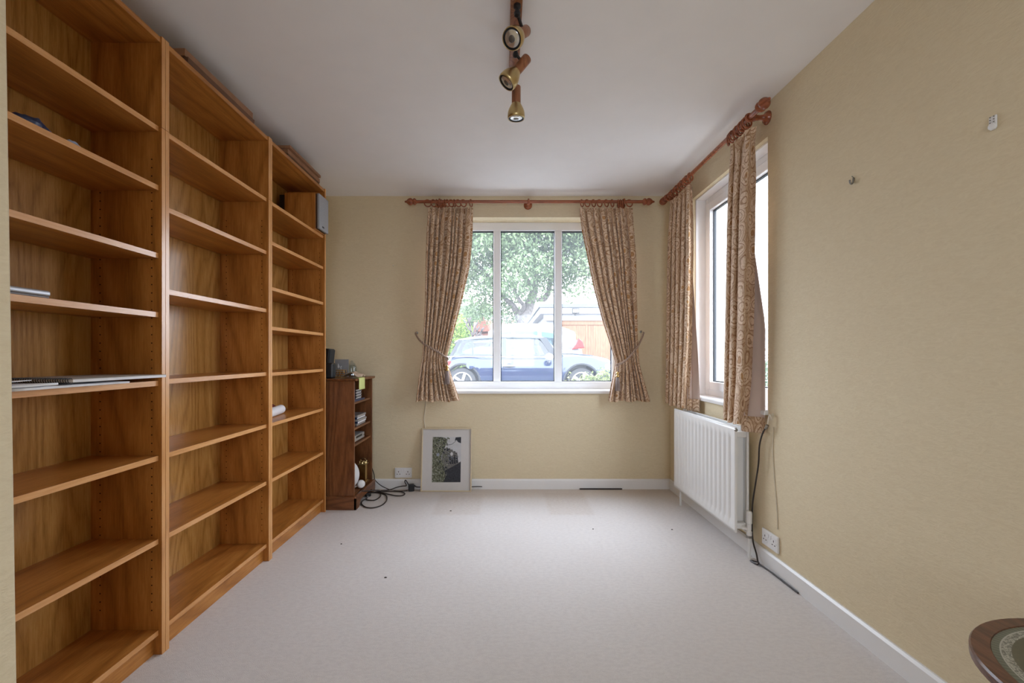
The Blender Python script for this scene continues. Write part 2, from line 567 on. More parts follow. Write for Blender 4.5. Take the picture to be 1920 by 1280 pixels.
        if parent is not None:
            o.parent = parent
        if bevel:
            b = o.modifiers.new('bevel', 'BEVEL')
            b.width, b.segments, b.limit_method, b.angle_limit = bevel, seg, 'ANGLE', math.radians(40)
        if sub:
            b = o.modifiers.new('subdivision', 'SUBSURF')
            b.levels = b.render_levels = sub
        if solid:
            b = o.modifiers.new('solidify', 'SOLIDIFY')
            b.thickness = solid
            b.offset = 0
        return o


def tag(o, label=None, cat=None, group=None, kind=None):
    if label: o['label'] = label
    if cat: o['category'] = cat
    if group: o['group'] = group
    if kind: o['kind'] = kind
    return o


def thing(name, label, cat, loc, group=None):
    o = bpy.data.objects.new(name, None)
    o.empty_display_size = 0.05
    COL.objects.link(o)
    o.location = loc
    return tag(o, label, cat, group)


def struct(o):
    o['kind'] = 'structure'
    return o


def bx(*a, M4=None):
    return MB().box(*a, M4=M4)


def place(loc, zdir=(0, 0, 1), roll=0.0):
    """matrix whose local z points along zdir"""
    z = Vector(zdir).normalized()
    q = Vector((0, 0, 1)).rotation_difference(z)
    return Matrix.Translation(Vector(loc)) @ q.to_matrix().to_4x4() @ Matrix.Rotation(roll, 4, 'Z')


def ss(a, b, x):
    t = max(0.0, min(1.0, (x - a) / (b - a)))
    return t * t * (3 - 2 * t)


def lerp(a, b, t):
    return a + (b - a) * t


def pw(table, x):
    """piecewise smooth interpolation over [(x, y), ...]"""
    if x <= table[0][0]: return table[0][1]
    for (a, ya), (b, yb) in zip(table, table[1:]):
        if x <= b:
            return lerp(ya, yb, (x - a) / (b - a))
    return table[-1][1]


# ================================================================ THE ROOM
struct(bx(LX - 0.25, RX + 0.25, FY - 0.25, BY + 0.25, -0.12, 0.0).build('floor', M['carpet']))
struct(bx(LX - 0.25, RX + 0.25, FY - 0.25, BY + 0.25, CZ, CZ + 0.2).build('ceiling', M['ceil']))
TK = 0.25
w = MB()
w.box(LX - TK, W1[0], BY, BY + TK, 0, CZ).box(W1[1], RX + TK, BY, BY + TK, 0, CZ)
w.box(W1[0], W1[1], BY, BY + TK, 0, W1[2]).box(W1[0], W1[1], BY, BY + TK, W1[3], CZ)
for i, f in enumerate(w.f):                       # the outdoor face is red-brown brick
    if all(w.v[k][1] > BY + TK - 1e-4 for k in f):
        w.mi[i] = 1
struct(w.build('wall_back', [M['paper'], M['brick_out']]))
w = MB()
w.box(RX, RX + TK, FY, W2[0], 0, CZ).box(RX, RX + TK, W2[1], BY, 0, CZ)
w.box(RX, RX + TK, W2[0], W2[1], 0, W2[2]).box(RX, RX + TK, W2[0], W2[1], W2[3], CZ)
struct(w.build('wall_right', M['paper']))
struct(bx(LX - TK, LX, FY, BY, 0, CZ).build('wall_left', M['paper']))
W3 = (-0.35, 0.75, 0.85, 2.15)                    # window added behind the camera as fill light, x0 x1 z0 z1
w = MB()
w.box(LX - TK, W3[0], FY - TK, FY, 0, CZ).box(W3[1], RX + TK, FY - TK, FY, 0, CZ)
w.box(W3[0], W3[1], FY - TK, FY, 0, W3[2]).box(W3[0], W3[1], FY - TK, FY, W3[3], CZ)
struct(w.build('wall_front', M['paper']))
# the wall end at the left edge of the picture, which stands forward of the bookcase alcove
def nib_x(z): return -1.0035 - 0.0156 * (z - 0.46)          # the old wall is a little out of plumb
nib = MB()
nib.rings([[(LX, FY, z), (nib_x(z), FY, z), (nib_x(z), 0.940, z), (nib_x(z) - 0.004, 0.946, z), (LX, 0.946, z)] for z in (0, CZ)])
struct(nib.build('wall_nearleft', M['paper']))

# skirting boards
b = MB().prism([(BY - 0.016, 0), (BY, 0), (BY, 0.086), (BY - 0.009, 0.086), (BY - 0.016, 0.076)], 'x', LX, RX)
struct(b.build('baseboard_back', M['gloss_white']))
b = MB().prism([(RX - 0.016, 0), (RX, 0), (RX, 0.088), (RX - 0.008, 0.088), (RX - 0.016, 0.078)], 'y', FY, BY - 0.016)
struct(b.build('baseboard_right', M['gloss_white']))


# ---------------------------------------------------------------- windows
def win_back():
    x0, x1, z0, z1 = W1
    r = thing('window_1', None, None, ((x0 + x1) / 2, BY + 0.15, z0))
    struct(r)
    ya, yb = BY + 0.150, BY + 0.215
    f = MB()
    f.box(x0, x0 + 0.070, ya, yb, z0, z1).box(x1 - 0.070, x1, ya, yb, z0, z1)
    f.box(x0 + 0.070, x1 - 0.070, ya, yb, z1 - 0.072, z1).box(x0 + 0.070, x1 - 0.070, ya, yb, z0, z0 + 0.070)
    f.build('window_frame', M['upvc'], r, bevel=0.004)
    g0, g1 = x0 + 0.070, x1 - 0.070
    m1, m2 = (931.9 - VX) / 209.8, (1047 - VX) / 209.8
    for m in (m1, m2):
        bx(m - 0.032, m + 0.032, ya + 0.002, yb, z0 + 0.070, z1 - 0.072).build('mullion', M['upvc'], r, bevel=0.004)
    spans = [(g0, m1 - 0.032), (m1 + 0.032, m2 - 0.032), (m2 + 0.032, g1)]
    for a, c in spans:
        za, zb = z0 + 0.070, z1 - 0.072
        bx(a + 0.003, c - 0.003, ya + 0.034, ya + 0.040, za + 0.003, zb - 0.003).build('pane', M['pane'], r)
        k = MB()
        e = 0.007
        k.box(a, a + e, ya + 0.028, ya + 0.046, za, zb).box(c - e, c, ya + 0.028, ya + 0.046, za, zb)
        k.box(a, c, ya + 0.028, ya + 0.046, zb - 0.010, zb).box(a, c, ya + 0.028, ya + 0.046, za, za + e)
        k.build('gasket', M['gasket'], r)
    s = MB().prism([(BY - 0.028, z0 - 0.024), (BY + 0.20, z0 - 0.024), (BY + 0.20, z0 + 0.004), (BY - 0.020, z0 + 0.004), (BY - 0.028, z0 - 0.004)], 'x', x0 - 0.035, x1 + 0.035)
    s.build('sill', M['gloss_white'], r, bevel=0.003)
    return r


def win_right():
    y0, y1, z0, z1 = W2
    r = thing('window_2', None, None, (RX + 0.1, (y0 + y1) / 2, z0))
    struct(r)
    xl, xf, xo = RX + 0.028, RX + 0.098, RX + 0.165
    k = MB()                                             # white lining boards of the reveal
    k.box(xl, xo, y0, y0 + 0.012, z0, z1).box(xl, xo, y1 - 0.012, y1, z0, z1).box(xl, xo, y0 + 0.012, y1 - 0.012, z1 - 0.012, z1)
    k.build('reveal_lining', M['upvc'], r, bevel=0.002)
    a, c, za, zb = y0 + 0.012, y1 - 0.012, z0 + 0.005, z1 - 0.012
    def ring(mb, a, c, za, zb, w, p, q):
        mb.box(p, q, a, a + w, za, zb).box(p, q, c - w, c, za, zb)
        mb.box(p, q, a + w, c - w, zb - w, zb).box(p, q, a + w, c - w, za, za + w)
        return mb
    ring(MB(), a, c, za, zb, 0.055, xf, xo).build('window_frame', M['upvc'], r, bevel=0.004)
    ring(MB(), a + 0.046, c - 0.046, za + 0.046, zb - 0.046, 0.060, xf - 0.014, xo - 0.02).build('sash', M['upvc'], r, bevel=0.005)
    a2, c2, z2, z3 = a + 0.106, c - 0.106, za + 0.106, zb - 0.106
    ring(MB(), a2 - 0.002, c2 + 0.002, z2 - 0.002, z3 + 0.002, 0.009, xf + 0.012, xf + 0.034).build('gasket', M['gasket'], r)
    bx(xf + 0.020, xf + 0.026, a2, c2, z2, z3).build('pane', M['pane'], r)
    s = MB().prism([(RX - 0.022, z0 - 0.022), (RX + 0.15, z0 - 0.022), (RX + 0.15, z0 + 0.006), (RX - 0.014, z0 + 0.006), (RX - 0.022, z0 - 0.002)], 'y', y0 - 0.004, y1 + 0.02)
    s.build('sill', M['gloss_white'], r, bevel=0.003)


def win_fill():  # unseen window, added to brighten the room from behind
    x0, x1, z0, z1 = W3
    r = struct(thing('window_fill', None, None, ((x0 + x1) / 2, FY - 0.15, z0)))
    f = MB()
    f.box(x0, x0 + 0.06, FY - 0.16, FY - 0.10, z0, z1).box(x1 - 0.06, x1, FY - 0.16, FY - 0.10, z0, z1)
    f.box(x0, x1, FY - 0.16, FY - 0.10, z1 - 0.06, z1).box(x0, x1, FY - 0.16, FY - 0.10, z0, z0 + 0.06)
    f.build('window_frame', M['upvc'], r, bevel=0.004)
    bx(0.17, 0.23, FY - 0.16, FY - 0.10, z0 + 0.06, z1 - 0.06).build('mullion', M['upvc'], r, bevel=0.004)
    for a, c in ((x0 + 0.06, 0.17), (0.23, x1 - 0.06)):
        bx(a, c, FY - 0.133, FY - 0.127, z0 + 0.06, z1 - 0.06).build('pane', M['pane'], r)


win_back()
win_right()
win_fill()

# ---------------------------------------------------------------- bookcases
BF, BB = -1.312, -1.592


def bookcase(label, y0, y1, shelves):
    t = 0.020
    r = thing('bookcase', label, 'bookcase', (-1.45, (y0 + y1) / 2, 0))
    for a, c in ((y0, y0 + t), (y1 - t, y1)):
        bx(BB, BF, a + 0.0006, c - 0.0006, 0, 2.0195).build('side_panel', M['oakZ'], r, bevel=0.0008)
        bx(BF, BF + 0.0012, a + 0.001, c - 0.001, 0, 2.0192).build('lit_edge_band', M['bandZ'], r)  # front strip with the window light put into its colour
        bx(BF, BF + 0.0012, a + 0.001, c - 0.001, 2.0208, 2.37).build('lit_edge_band', M['bandZ'], r)
        bx(BB, BF, a + 0.0006, c - 0.0006, 2.0205, 2.37).build('upper_side_panel', M['oakZ'], r, bevel=0.0012)
    bx(BB + 0.004, BB + 0.009, y0 + t, y1 - t, 0.06, 2.365).build('back_panel', M['oakback'], r)
    bx(BB, BF - 0.003, y0 + t, y1 - t, 2.345, 2.366).build('top_panel', M['oakY'], r, bevel=0.001)
    for z in shelves:
        sh = bx(BB + 0.010, BF - 0.012, y0 + t + 0.001, y1 - t - 0.001, z - 0.0195, z).build('shelf', M['oakY'], r)
        bx(BF - 0.012, BF - 0.0105, y0 + t + 0.001, y1 - t - 0.001, z - 0.0195, z).build('lit_edge_band', M['bandY'], sh)
    bx(BF - 0.045, BF - 0.030, y0 + t, y1 - t, 0.0, shelves[-1] - 0.0195).build('plinth', M['oakY'], r)
    h = MB()
    for yy, s in ((y0 + t, 1), (y1 - t, -1)):
        for xx in (BF - 0.037, BB + 0.045):
            z = 0.17
            while z < 1.92:
                if int(z / 0.16) % 3 != 0 or True:
                    h.lathe([(0.0026, 0), (0.0026, 0.0006)], place((xx, yy, z), (0, s, 0)), 6)
                z += 0.032
    hp = h.build('pin_holes', M['hole'], r)
    hp['kind'] = 'stuff'
    return r


SA = [2.024, 1.798, 1.538, 1.312, 1.050, 0.763, 0.444, 0.095]
SB = [2.024, 1.730, 1.407, 1.054, 0.764, 0.446, 0.098]
UY = [0.974, 1.774, 2.572, 3.373]
bookcase('tall orange oak bookcase nearest the viewer, with papers and a laptop', UY[0], UY[1], SA)
bookcase('tall orange oak bookcase standing in the middle of three, shelves empty', UY[1], UY[2], SB)
bookcase('tall orange oak bookcase farthest away, with a loudspeaker on top shelf', UY[2], UY[3], SA)


# ================================================================ CURTAINS
def torus(mb, c, R, r, axis, seg=20, rs=8, mi=0):
    A = place(c, axis)
    pts = [A @ Vector((R * math.cos(2 * PI * k / seg), R * math.sin(2 * PI * k / seg), 0)) for k in range(seg)]
    rows = []
    ax = Vector(axis).normalized()
    for p in pts:
        d = (p - Vector(c)).normalized()
        rows.append([p + d * (r * math.cos(2 * PI * j / rs)) + ax * (r * math.sin(2 * PI * j / rs)) for j in range(rs)])
    rows.append(rows[0])
    return mb.rings(rows, False, mi)


def curtain(label, fr, zt, zb, edge_a, edge_b, npl, amp, out0, seed, rings, wid, lining_over=None, gather=None):
    """fr(along, out, z) -> world. edge_a/b(v): span along the pole at height fraction v (0 top, 1 hem)"""
    rng = random.Random(seed)
    ph = [rng.uniform(-0.5, 0.5) for _ in range(npl + 2)]
    wd = [rng.uniform(0.5, 1.5) for _ in range(npl)]
    tot = sum(wd)
    cum = [0]
    for q in wd: cum.append(cum[-1] + q / tot)
    drift = rng.uniform(-.4, .4)
    def fold(u, v):
        k = min(npl - 1, max(0, next((i for i in range(npl) if u <= cum[i + 1]), npl - 1)))
        s = (u - cum[k]) / (cum[k + 1] - cum[k])
        a = 2 * PI * s
        f = math.cos(a) * -1
        f = math.copysign(abs(f) ** 0.75, f)
        return f * (0.75 + 0.35 * ph[k]), math.sin(2 * a) * 0.16 * (cum[k + 1] - cum[k])
    def pt(u, v, off=0.0):
        z = lerp(zt, zb, v)
        a, b = edge_a(v), edge_b(v)
        f, sh = fold(u, v)
        am = amp(v) if callable(amp) else amp
        frill = 0.010 * math.sin(u * npl * 2 * PI * 2.3 + seed) * (1 - ss(0.0, 0.05, v))
        sag = 0.010 * math.sin(v * 5 + ph[int(u * npl) % len(ph)] * 6)
        al = lerp(a, b, u + sh * (1 if v > 0.03 else 0.3)) + sag * 0.4
        o = out0(u, v) if callable(out0) else out0
        hem = 0.006 * math.sin(u * 17 + seed) * ss(.9, 1, v)
        return fr(al, o + f * am + frill + off, z + hem)
    loc = fr((edge_a(0) + edge_b(0)) / 2, out0(.5, 0) if callable(out0) else out0, zt)
    r = thing('curtain', label, 'curtain', loc, 'patterned curtains')
    NU, NV = npl * 16, 44
    m = MB()
    m.grid(pt, NU, NV, 0, lambda u, v: (u * wid, -v * (zt - zb)))
    m.build('curtain_cloth', M['cloth'], r, smooth='all')
    m = MB()
    if not lining_over:
        m.grid(lambda u, v: pt(u, v * 0.985 + 0.012, -0.010), NU, NV)
        m.build('lining', M['lining'], r, smooth='all')
    if lining_over:
        m = MB()
        m.grid(lining_over, 12, 24)
        m.build('lining', M['lining'], r, smooth='all', solid=0.002)
        def hemf(u, v):
            p = Vector(lining_over(u, 0.965 + 0.055 * v))
            return p + Vector((-0.002, -0.002, 0))
        m = MB()
        m.grid(hemf, 12, 3, 0, lambda u, v: (u * 0.25, -v * .08))
        m.build('hem', M['cloth'], r, smooth='all', solid=0.002)
    for (al, yaw) in rings:
        c = fr(al, POLE_OUT, 2.427)
        d = fr(al + math.cos(yaw), POLE_OUT + math.sin(yaw), 2.427)
        ax = (d[0] - c[0], d[1] - c[1], 0)
        m = MB()
        torus(m, c, 0.0285, 0.0048, ax)
        m.build('curtain_ring', M['redwood'], r, smooth='all')
    return r


POLE_OUT = 0.10
POLE_Z = 2.440
back = lambda a, o, z: (a, BY - o, z)
right = lambda a, o, z: (RX - o, a, z)
sc = 223.2
bxp = lambda px: (px - VX) * (BY - POLE_OUT) / F
def tab(tb): return lambda v: pw(tb, v)


v_of = lambda py: (py - 387) / (752 - 387.0)
LA = [(v_of(y), bxp(x)) for y, x in ((387, 801), (430, 798), (500, 796), (560, 796), (600, 795), (640, 793), (668, 791), (700, 786), (752, 779))]
LB = [(v_of(y), bxp(x)) for y, x in ((387, 886), (450, 884), (500, 879), (560, 866), (600, 856), (640, 846), (668, 838), (680, 839), (710, 848), (752, 862))]
RA = [(v_of(y), bxp(x)) for y, x in ((387, 1087), (430, 1092), (480, 1102), (540, 1114), (600, 1131), (640, 1145), (676, 1156), (690, 1155), (715, 1150), (752, 1143))]
RB = [(v_of(y), bxp(x)) for y, x in ((387, 1186), (430, 1190), (480, 1194), (560, 1196), (640, 1199), (680, 1202), (710, 1210), (752, 1222))]
ampb = lambda v: 0.013 + 0.013 * ss(0, .1, v) + 0.006 * ss(.8, 1, v) - 0.014 * math.exp(-((v - 0.78) / 0.06) ** 2)
outb = lambda u, v: POLE_OUT - 0.006 - 0.018 * math.exp(-((v - 0.78) / 0.15) ** 2)
rngr = random.Random(3)
ringsL = [(bxp(p), y) for p, y in ((802, 1.25), (813, .7), (819, .25), (827, 1.0), (834, .2), (839, .5), (846, .9), (852, .3), (859, .8), (869, .9), (883, .35))]
ringsR = [(bxp(p), y) for p, y in ((1091, .6), (1101, 1.0), (1113, .8), (1124, 1.0), (1137, .8), (1148, .7), (1159, .15), (1163, .2), (1167, .25), (1180, 1.3))]
curtain('brown paisley curtain tied back on the left of the back window', back, 2.390, 0.763, tab(LA), tab(LB), 9, ampb, outb, 5, ringsL, 1.15)
curtain('brown paisley curtain tied back on the right of the back window', back, 2.390, 0.763, tab(RA), tab(RB), 9, ampb, outb, 9, ringsR, 1.15)

# side window curtains: hang straight; 'along' is the y coordinate
FA = [(0, 3.69), (0.5, 3.74), (1, 3.77)]
FB = [(0, 3.28), (0.3, 3.27), (0.7, 3.30), (1, 3.36)]
NA = [(0, 2.71), (0.3, 2.745), (1, 2.775)]
NB = [(0, 2.455), (0.25, 2.47), (0.6, 2.49), (0.85, 2.52), (1, 2.57)]
amps = lambda v: 0.014 + 0.016 * ss(0, .2, v)
outs = lambda u, v: POLE_OUT - 0.004


def lin_far(u, v):
    z = lerp(2.36, 0.775, v)
    wdt = 0.30 * ss(0.25, 1.0, v) + 0.02
    return right(lerp(3.38, 3.30 - 0.02 * math.sin(u * 9), u), lerp(0.085, 0.085 - wdt * 0.2, u) + 0.006 * math.sin(u * 14) * v, z)


def lin_near(u, v):
    z = lerp(2.36, 0.752, v)
    k = pw([(0, .02), (.1, .05), (.65, 1), (1, 1)], v)
    return right(lerp(2.605, 2.60 - 0.112 * k, u) + 0.006 * math.sin(u * 8 + 1) * v * u, lerp(0.085, 0.085 - 0.076 * k, u) + 0.010 * math.sin(u * 7) * v, z)


ringsF = [(y, a) for y, a in ((3.70, .2), (3.66, .5), (3.61, .2), (3.57, .6), (3.52, .3), (3.47, .5), (3.42, .2), (3.37, .4), (3.33, .2), (3.28, .5))]
ringsN = [(y, a) for y, a in ((2.725, .9), (2.69, .5), (2.665, .3), (2.64, .6), (2.61, .3), (2.585, .5), (2.56, .2), (2.535, .3), (2.515, .2))]
curtain('brown paisley curtain hanging straight at the far side of the right-hand window', right, 2.380, 0.755, tab(FA), tab(FB), 5, amps, outs, 12, ringsF, 0.95, lin_far)
curtain('brown paisley curtain hanging straight at near side of the right-hand window over the radiator', right, 2.380, 0.755, tab(NA), tab(NB), 3, amps, outs, 31, ringsN, 0.62, lin_near)


# ---------------------------------------------------------------- curtain poles
def pole(label, fr, a, b, brackets, loc):
    r = thing('curtain_pole', label, 'curtain pole', loc)
    A, B = Vector(fr(a, POLE_OUT, POLE_Z)), Vector(fr(b, POLE_OUT, POLE_Z))
    d = (B - A).normalized()
    MB().tube([A, B], 0.0135, 16).build('rod', M['redwood'], r, smooth=True)
    for P0, dd in ((A, -d), (B, d)):
        prof = [(0.0135, -0.004), (0.018, 0.0), (0.023, 0.006), (0.0245, 0.012), (0.021, 0.019), (0.016, 0.022), (0.017, 0.025), (0.023, 0.031), (0.0255, 0.040), (0.024, 0.050), (0.018, 0.061), (0.011, 0.070), (0.0085, 0.074), (0.009, 0.078), (0.006, 0.084), (0.001, 0.086)]
        MB().lathe([(a_ * 1.18 if a_ > .0136 else a_, h_ * 1.12) for a_, h_ in prof], place(P0, dd), 20).build('finial', M['redwood'], r, smooth='all')
    for al in brackets:
        w0, c = Vector(fr(al, 0.0, POLE_Z + 0.0)), Vector(fr(al, POLE_OUT, POLE_Z))
        n = (c - w0).normalized()
        m = MB()
        m.lathe([(0.036, 0.0), (0.036, 0.006), (0.030, 0.010), (0.031, 0.014), (0.024, 0.018), (0.016, 0.028), (0.0135, 0.045), (0.015, 0.062), (0.019, 0.072), (0.019, POLE_OUT - 0.012)], place(w0, n), 20)
        torus(m, c, 0.0195, 0.0075, d, 20, 8)
        m.build('bracket', M['redwood'], r, smooth='all')
    return r


pole('long red-brown wooden curtain pole above the back window', back, bxp(780), bxp(1206), (bxp(824), bxp(991), bxp(1170)), (bxp(991), BY, POLE_Z))
pole('red-brown wooden curtain pole above the right-hand window', right, 2.395, 3.795, (2.49, 3.745), (RX, 3.1, POLE_Z))


# ---------------------------------------------------------------- tie-backs
def tieback(label, hook, pts, knot, hook_label):
    h = thing('wall_hook', hook_label, 'hook', hook)
    m = MB()
    m.lathe([(0.010, 0), (0.010, 0.003), (0.004, 0.005)], place((hook[0], BY, hook[2]), (0, -1, 0)), 12)
    m.tube([(hook[0], BY - 0.004, hook[2]), (hook[0], BY - 0.022, hook[2]), (hook[0], BY - 0.028, hook[2] + 0.010)], 0.003, 6, 3)
    m.build('hook_stem', M['steel'], h, smooth=True)
    r = thing('tieback', label, 'tieback', knot)
    P0 = [Vector(p) for p in pts]
    for ph in (0, PI):                              # two twisted strands
        n = 60
        path = []
        base = MB()
        m = MB()
        # resample
        Q = []
        for i in range(len(P0) - 1):
            for k in range(10):
                s = k / 10
                p0, p1, p2, p3 = P0[max(i - 1, 0)], P0[i], P0[i + 1], P0[min(i + 2, len(P0) - 1)]
                Q.append(0.5 * ((2 * p1) + (p2 - p0) * s + (2 * p0 - 5 * p1 + 4 * p2 - p3) * s * s + (3 * p1 - p0 - 3 * p2 + p3) * s ** 3))
        Q.append(P0[-1])
        path = [q + Vector((0, math.cos(i * .9 + ph), math.sin(i * .9 + ph))) * 0.0052 for i, q in enumerate(Q)]
        m.tube(path, 0.0058, 6)
        m.build('rope', M['rope'], r, smooth='all')
    k = Vector(knot)
    m = MB()
    m.tube([k + Vector((0, -0.004, 0.012)), k + Vector((0.010, -0.012, 0)), k + Vector((0, -0.012, -0.014)), k + Vector((-0.009, -0.012, 0)), k + Vector((0, -0.010, 0.010))], 0.006, 8, 4)
    m.tube([k, k + Vector((0.004, -0.010, -0.03)), k + Vector((0.002, -0.010, -0.058))], 0.0045, 6, 3)
    m.build('knot', M['rope'], r, smooth='all')
    t0 = k + Vector((0.002, -0.010, -0.055))
    MB().lathe([(0.004, 0.0), (0.010, -0.004), (0.014, -0.012), (0.012, -0.020), (0.009, -0.025), (0.012, -0.030), (0.016, -0.036), (0.0165, -0.044), (0.013, -0.046)], Matrix.Translation(t0), 16).build('tassel_cap', M['brass_l'], r, smooth='all')
    m = MB()
    for i in range(26):
        a = 2 * PI * i / 26
        ro = 0.012 + 0.003 * (i % 3)
        m.tube([t0 + Vector((0.008 * math.cos(a), 0.008 * math.sin(a), -0.040)), t0 + Vector((ro * math.cos(a), ro * math.sin(a), -0.09)), t0 + Vector(((ro + .002) * math.cos(a), (ro + .002) * math.sin(a), -0.150 - 0.004 * (i % 4)))], 0.0022, 4)
    m.lathe([(0.010, -0.040), (0.012, -0.09), (0.013, -0.148)], Matrix.Translation(t0), 10)
    tk_ = m.build('tassel_skirt', M['tassel'], r, smooth='all')
    tk_['kind'] = 'stuff'


bp = lambda px, py, o: ((px - VX) * (BY - o) / F, BY - o, EYE + (VY - py) * (BY - o) / F)
tieback('twisted rope tieback with tassel, round the left curtain', (bxp(778), BY - 0.02, EYE + (VY - 624) * BY / F),
        [bp(779, 624, .024), bp(784, 634, .07), bp(793, 643, .125), bp(806, 651, .15), bp(822, 660, .155), bp(834, 668, .15), bp(838, 671, .14)],
        bp(838, 672, .142), 'small metal tieback hook on the wall left of the back window')
tieback('twisted rope tieback with tassel, round the right curtain', (bxp(1208), BY - 0.02, EYE + (VY - 622) * BY / F),
        [bp(1207, 623, .024), bp(1203, 635, .07), bp(1196, 648, .12), bp(1184, 664, .15), bp(1172, 676, .155), bp(1162, 682, .15), bp(1157, 683, .14)],
        bp(1157, 684, .142), 'small metal tieback hook on the wall between the right curtain and the corner')


# ================================================================ RADIATOR
RDX, RY0, RY1, RZ0, RZ1 = 1.325, 2.62, 3.555, 0.134, 0.734
rd = thing('radiator', 'white double-panel radiator under the right-hand window', 'radiator', (1.36, (RY0 + RY1) / 2, RZ0))
NR = 15


def panel(u, v, x, sgn):
    y = lerp(RY0, RY1, u)
    z = lerp(RZ0, RZ1, v)
    e = 0.030
    w_ = (u * (RY1 - RY0) - e) / ((RY1 - RY0) - 2 * e) * NR
    f = 0
    if 0 < w_ < NR:
        f = 0.5 - 0.5 * math.cos(2 * PI * (w_ % 1.0))
        f = ss(0.12, 0.80, f)
    vz = (z - RZ0)
    mk = ss(0.035, 0.065, vz) * (1 - ss(0.535, 0.565, vz))
    return (x + sgn * 0.009 * f * mk, y, z)


for nm, x, s in (('front_panel', RDX, 1), ('back_panel', RDX + 0.078, -1)):
    m = MB()
    m.grid(lambda u, v: panel(u, v, x, s), NR * 12, 36)
    m.build(nm, M['rad'], rd, smooth='all', solid=0.003)
    k = MB()
    x2 = x + s * 0.011
    k.box(min(x, x2) , max(x, x2) , RY0 - 0.002, RY0 + 0.006, RZ0, RZ1).box(min(x, x2), max(x, x2), RY1 - 0.006, RY1 + 0.002, RZ0, RZ1)
    k.box(min(x, x2), max(x, x2), RY0, RY1, RZ1 - 0.004, RZ1 + 0.003).box(min(x, x2), max(x, x2), RY0, RY1, RZ0 - 0.003, RZ0 + 0.004)
    k.build('panel_edge', M['rad'], rd, bevel=0.002)
m = MB()
y = RY0 + 0.035
while y < RY1 - 0.03:
    m.box(RDX + 0.013, RDX + 0.064, y, y + 0.003, RZ0 + 0.055, RZ1 - 0.05)
    y += 0.032
ff = m.build('convector_fins', M['rad'], rd)
ff['kind'] = 'stuff'
for z in (RZ0 + 0.035, RZ1 - 0.04):
    bx(RDX + 0.010, RDX + 0.068, RY0 + 0.004, RY0 + 0.045, z - 0.017, z + 0.017).build('connector', M['rad'], rd, bevel=0.006)
    bx(RDX + 0.010, RDX + 0.068, RY1 - 0.045, RY1 - 0.004, z - 0.017, z + 0.017).build('connector', M['rad'], rd, bevel=0.006)
for x in (RDX + 0.002, RDX + 0.076):
    MB().lathe([(0.0085, 0), (0.0085, 0.008), (0.005, 0.010), (0.005, 0.013)], place((x, RY0 - 0.002, RZ1 - 0.012), (0, -1, 0)), 12).build('bleed_plug', M['steel'], rd, smooth=True)
for yy in (RY0 + 0.18, RY1 - 0.18):
    bx(RX - 0.034, RX - 0.002, yy - 0.02, yy + 0.02, RZ0 + 0.06, RZ1 - 0.08).build('wall_bracket', M['rad'], rd)
vx, vy = 1.392, 2.595
va = MB().lathe([(0.013, -0.085), (0.0145, -0.075), (0.0145, -0.055), (0.010, -0.05), (0.012, -0.045), (0.012, -0.012), (0.0155, -0.008), (0.0155, 0.052), (0.012, 0.060), (0.001, 0.062)], Matrix.Translation((vx, vy, 0.205)), 16)
va.tube([(vx, vy, 0.163), (vx - 0.02, vy + 0.02, 0.163), (vx - 0.03, RY0 + 0.02, 0.163)], 0.010, 8)
va.build('valve', M['rad'], rd, smooth=True)
MB().lathe([(0.017, 0.115), (0.017, 0.128)], Matrix.Translation((vx, vy, 0.0)), 6).build('valve_nut', M['steel'], rd)
MB().tube([(vx, vy, 0.0), (vx, vy, 0.125)], 0.0085, 12).build('pipe', M['rad'], rd, smooth=True)
MB().tube([(RDX + 0.03, RY1 - 0.05, 0.0), (RDX + 0.03, RY1 - 0.05, RZ0 + 0.02)], 0.0085, 12).build('pipe', M['rad'], rd, smooth=True)


# ---------------------------------------------------------------- sockets
def socket(label, c, wall):
    r = thing('double_socket', label, 'socket', c)
    def B(a0, a1, o0, o1, z0, z1):
        if wall == 'back': return bx(c[0] + a0, c[0] + a1, BY - o1, BY - o0, c[2] + z0, c[2] + z1)
        return bx(RX - o1, RX - o0, c[1] - a1, c[1] - a0, c[2] + z0, c[2] + z1)
    B(-.073, .073, 0, .012, -.043, .043).build('faceplate', M['plastic_w'], r, bevel=0.004)
    for s in (-0.040, 0.040):
        sk = B(s - .021, s + .021, .0115, .0135, -.022, .026).build('outlet', M['plastic_w'], r, bevel=0.001)
        for a0, z0, hw, hh in ((0, .010, .0025, .0055), (-.011, -.010, .0045, .0022), (.011, -.010, .0045, .0022)):
            B(s + a0 - hw, s + a0 + hw, .0130, .0140, z0 - hh, z0 + hh).build('pin_slot', M['hole'], sk)
    for s in (-0.012, 0.012):
        B(s - .006, s + .006, .011, .0155, .010, .030).build('switch', M['plastic_w'], r, bevel=0.001)
    for s in (-0.061, 0.061):
        B(s - .002, s + .002, .0115, .0128, -.002, .002).build('screw', M['steel'], r)


socket('white double socket on back wall between the dark cabinet and framed picture', (-0.864, BY, 0.140), 'back')
socket('white double socket low on the right wall past the radiator', (RX, 2.455, 0.156), 'right')

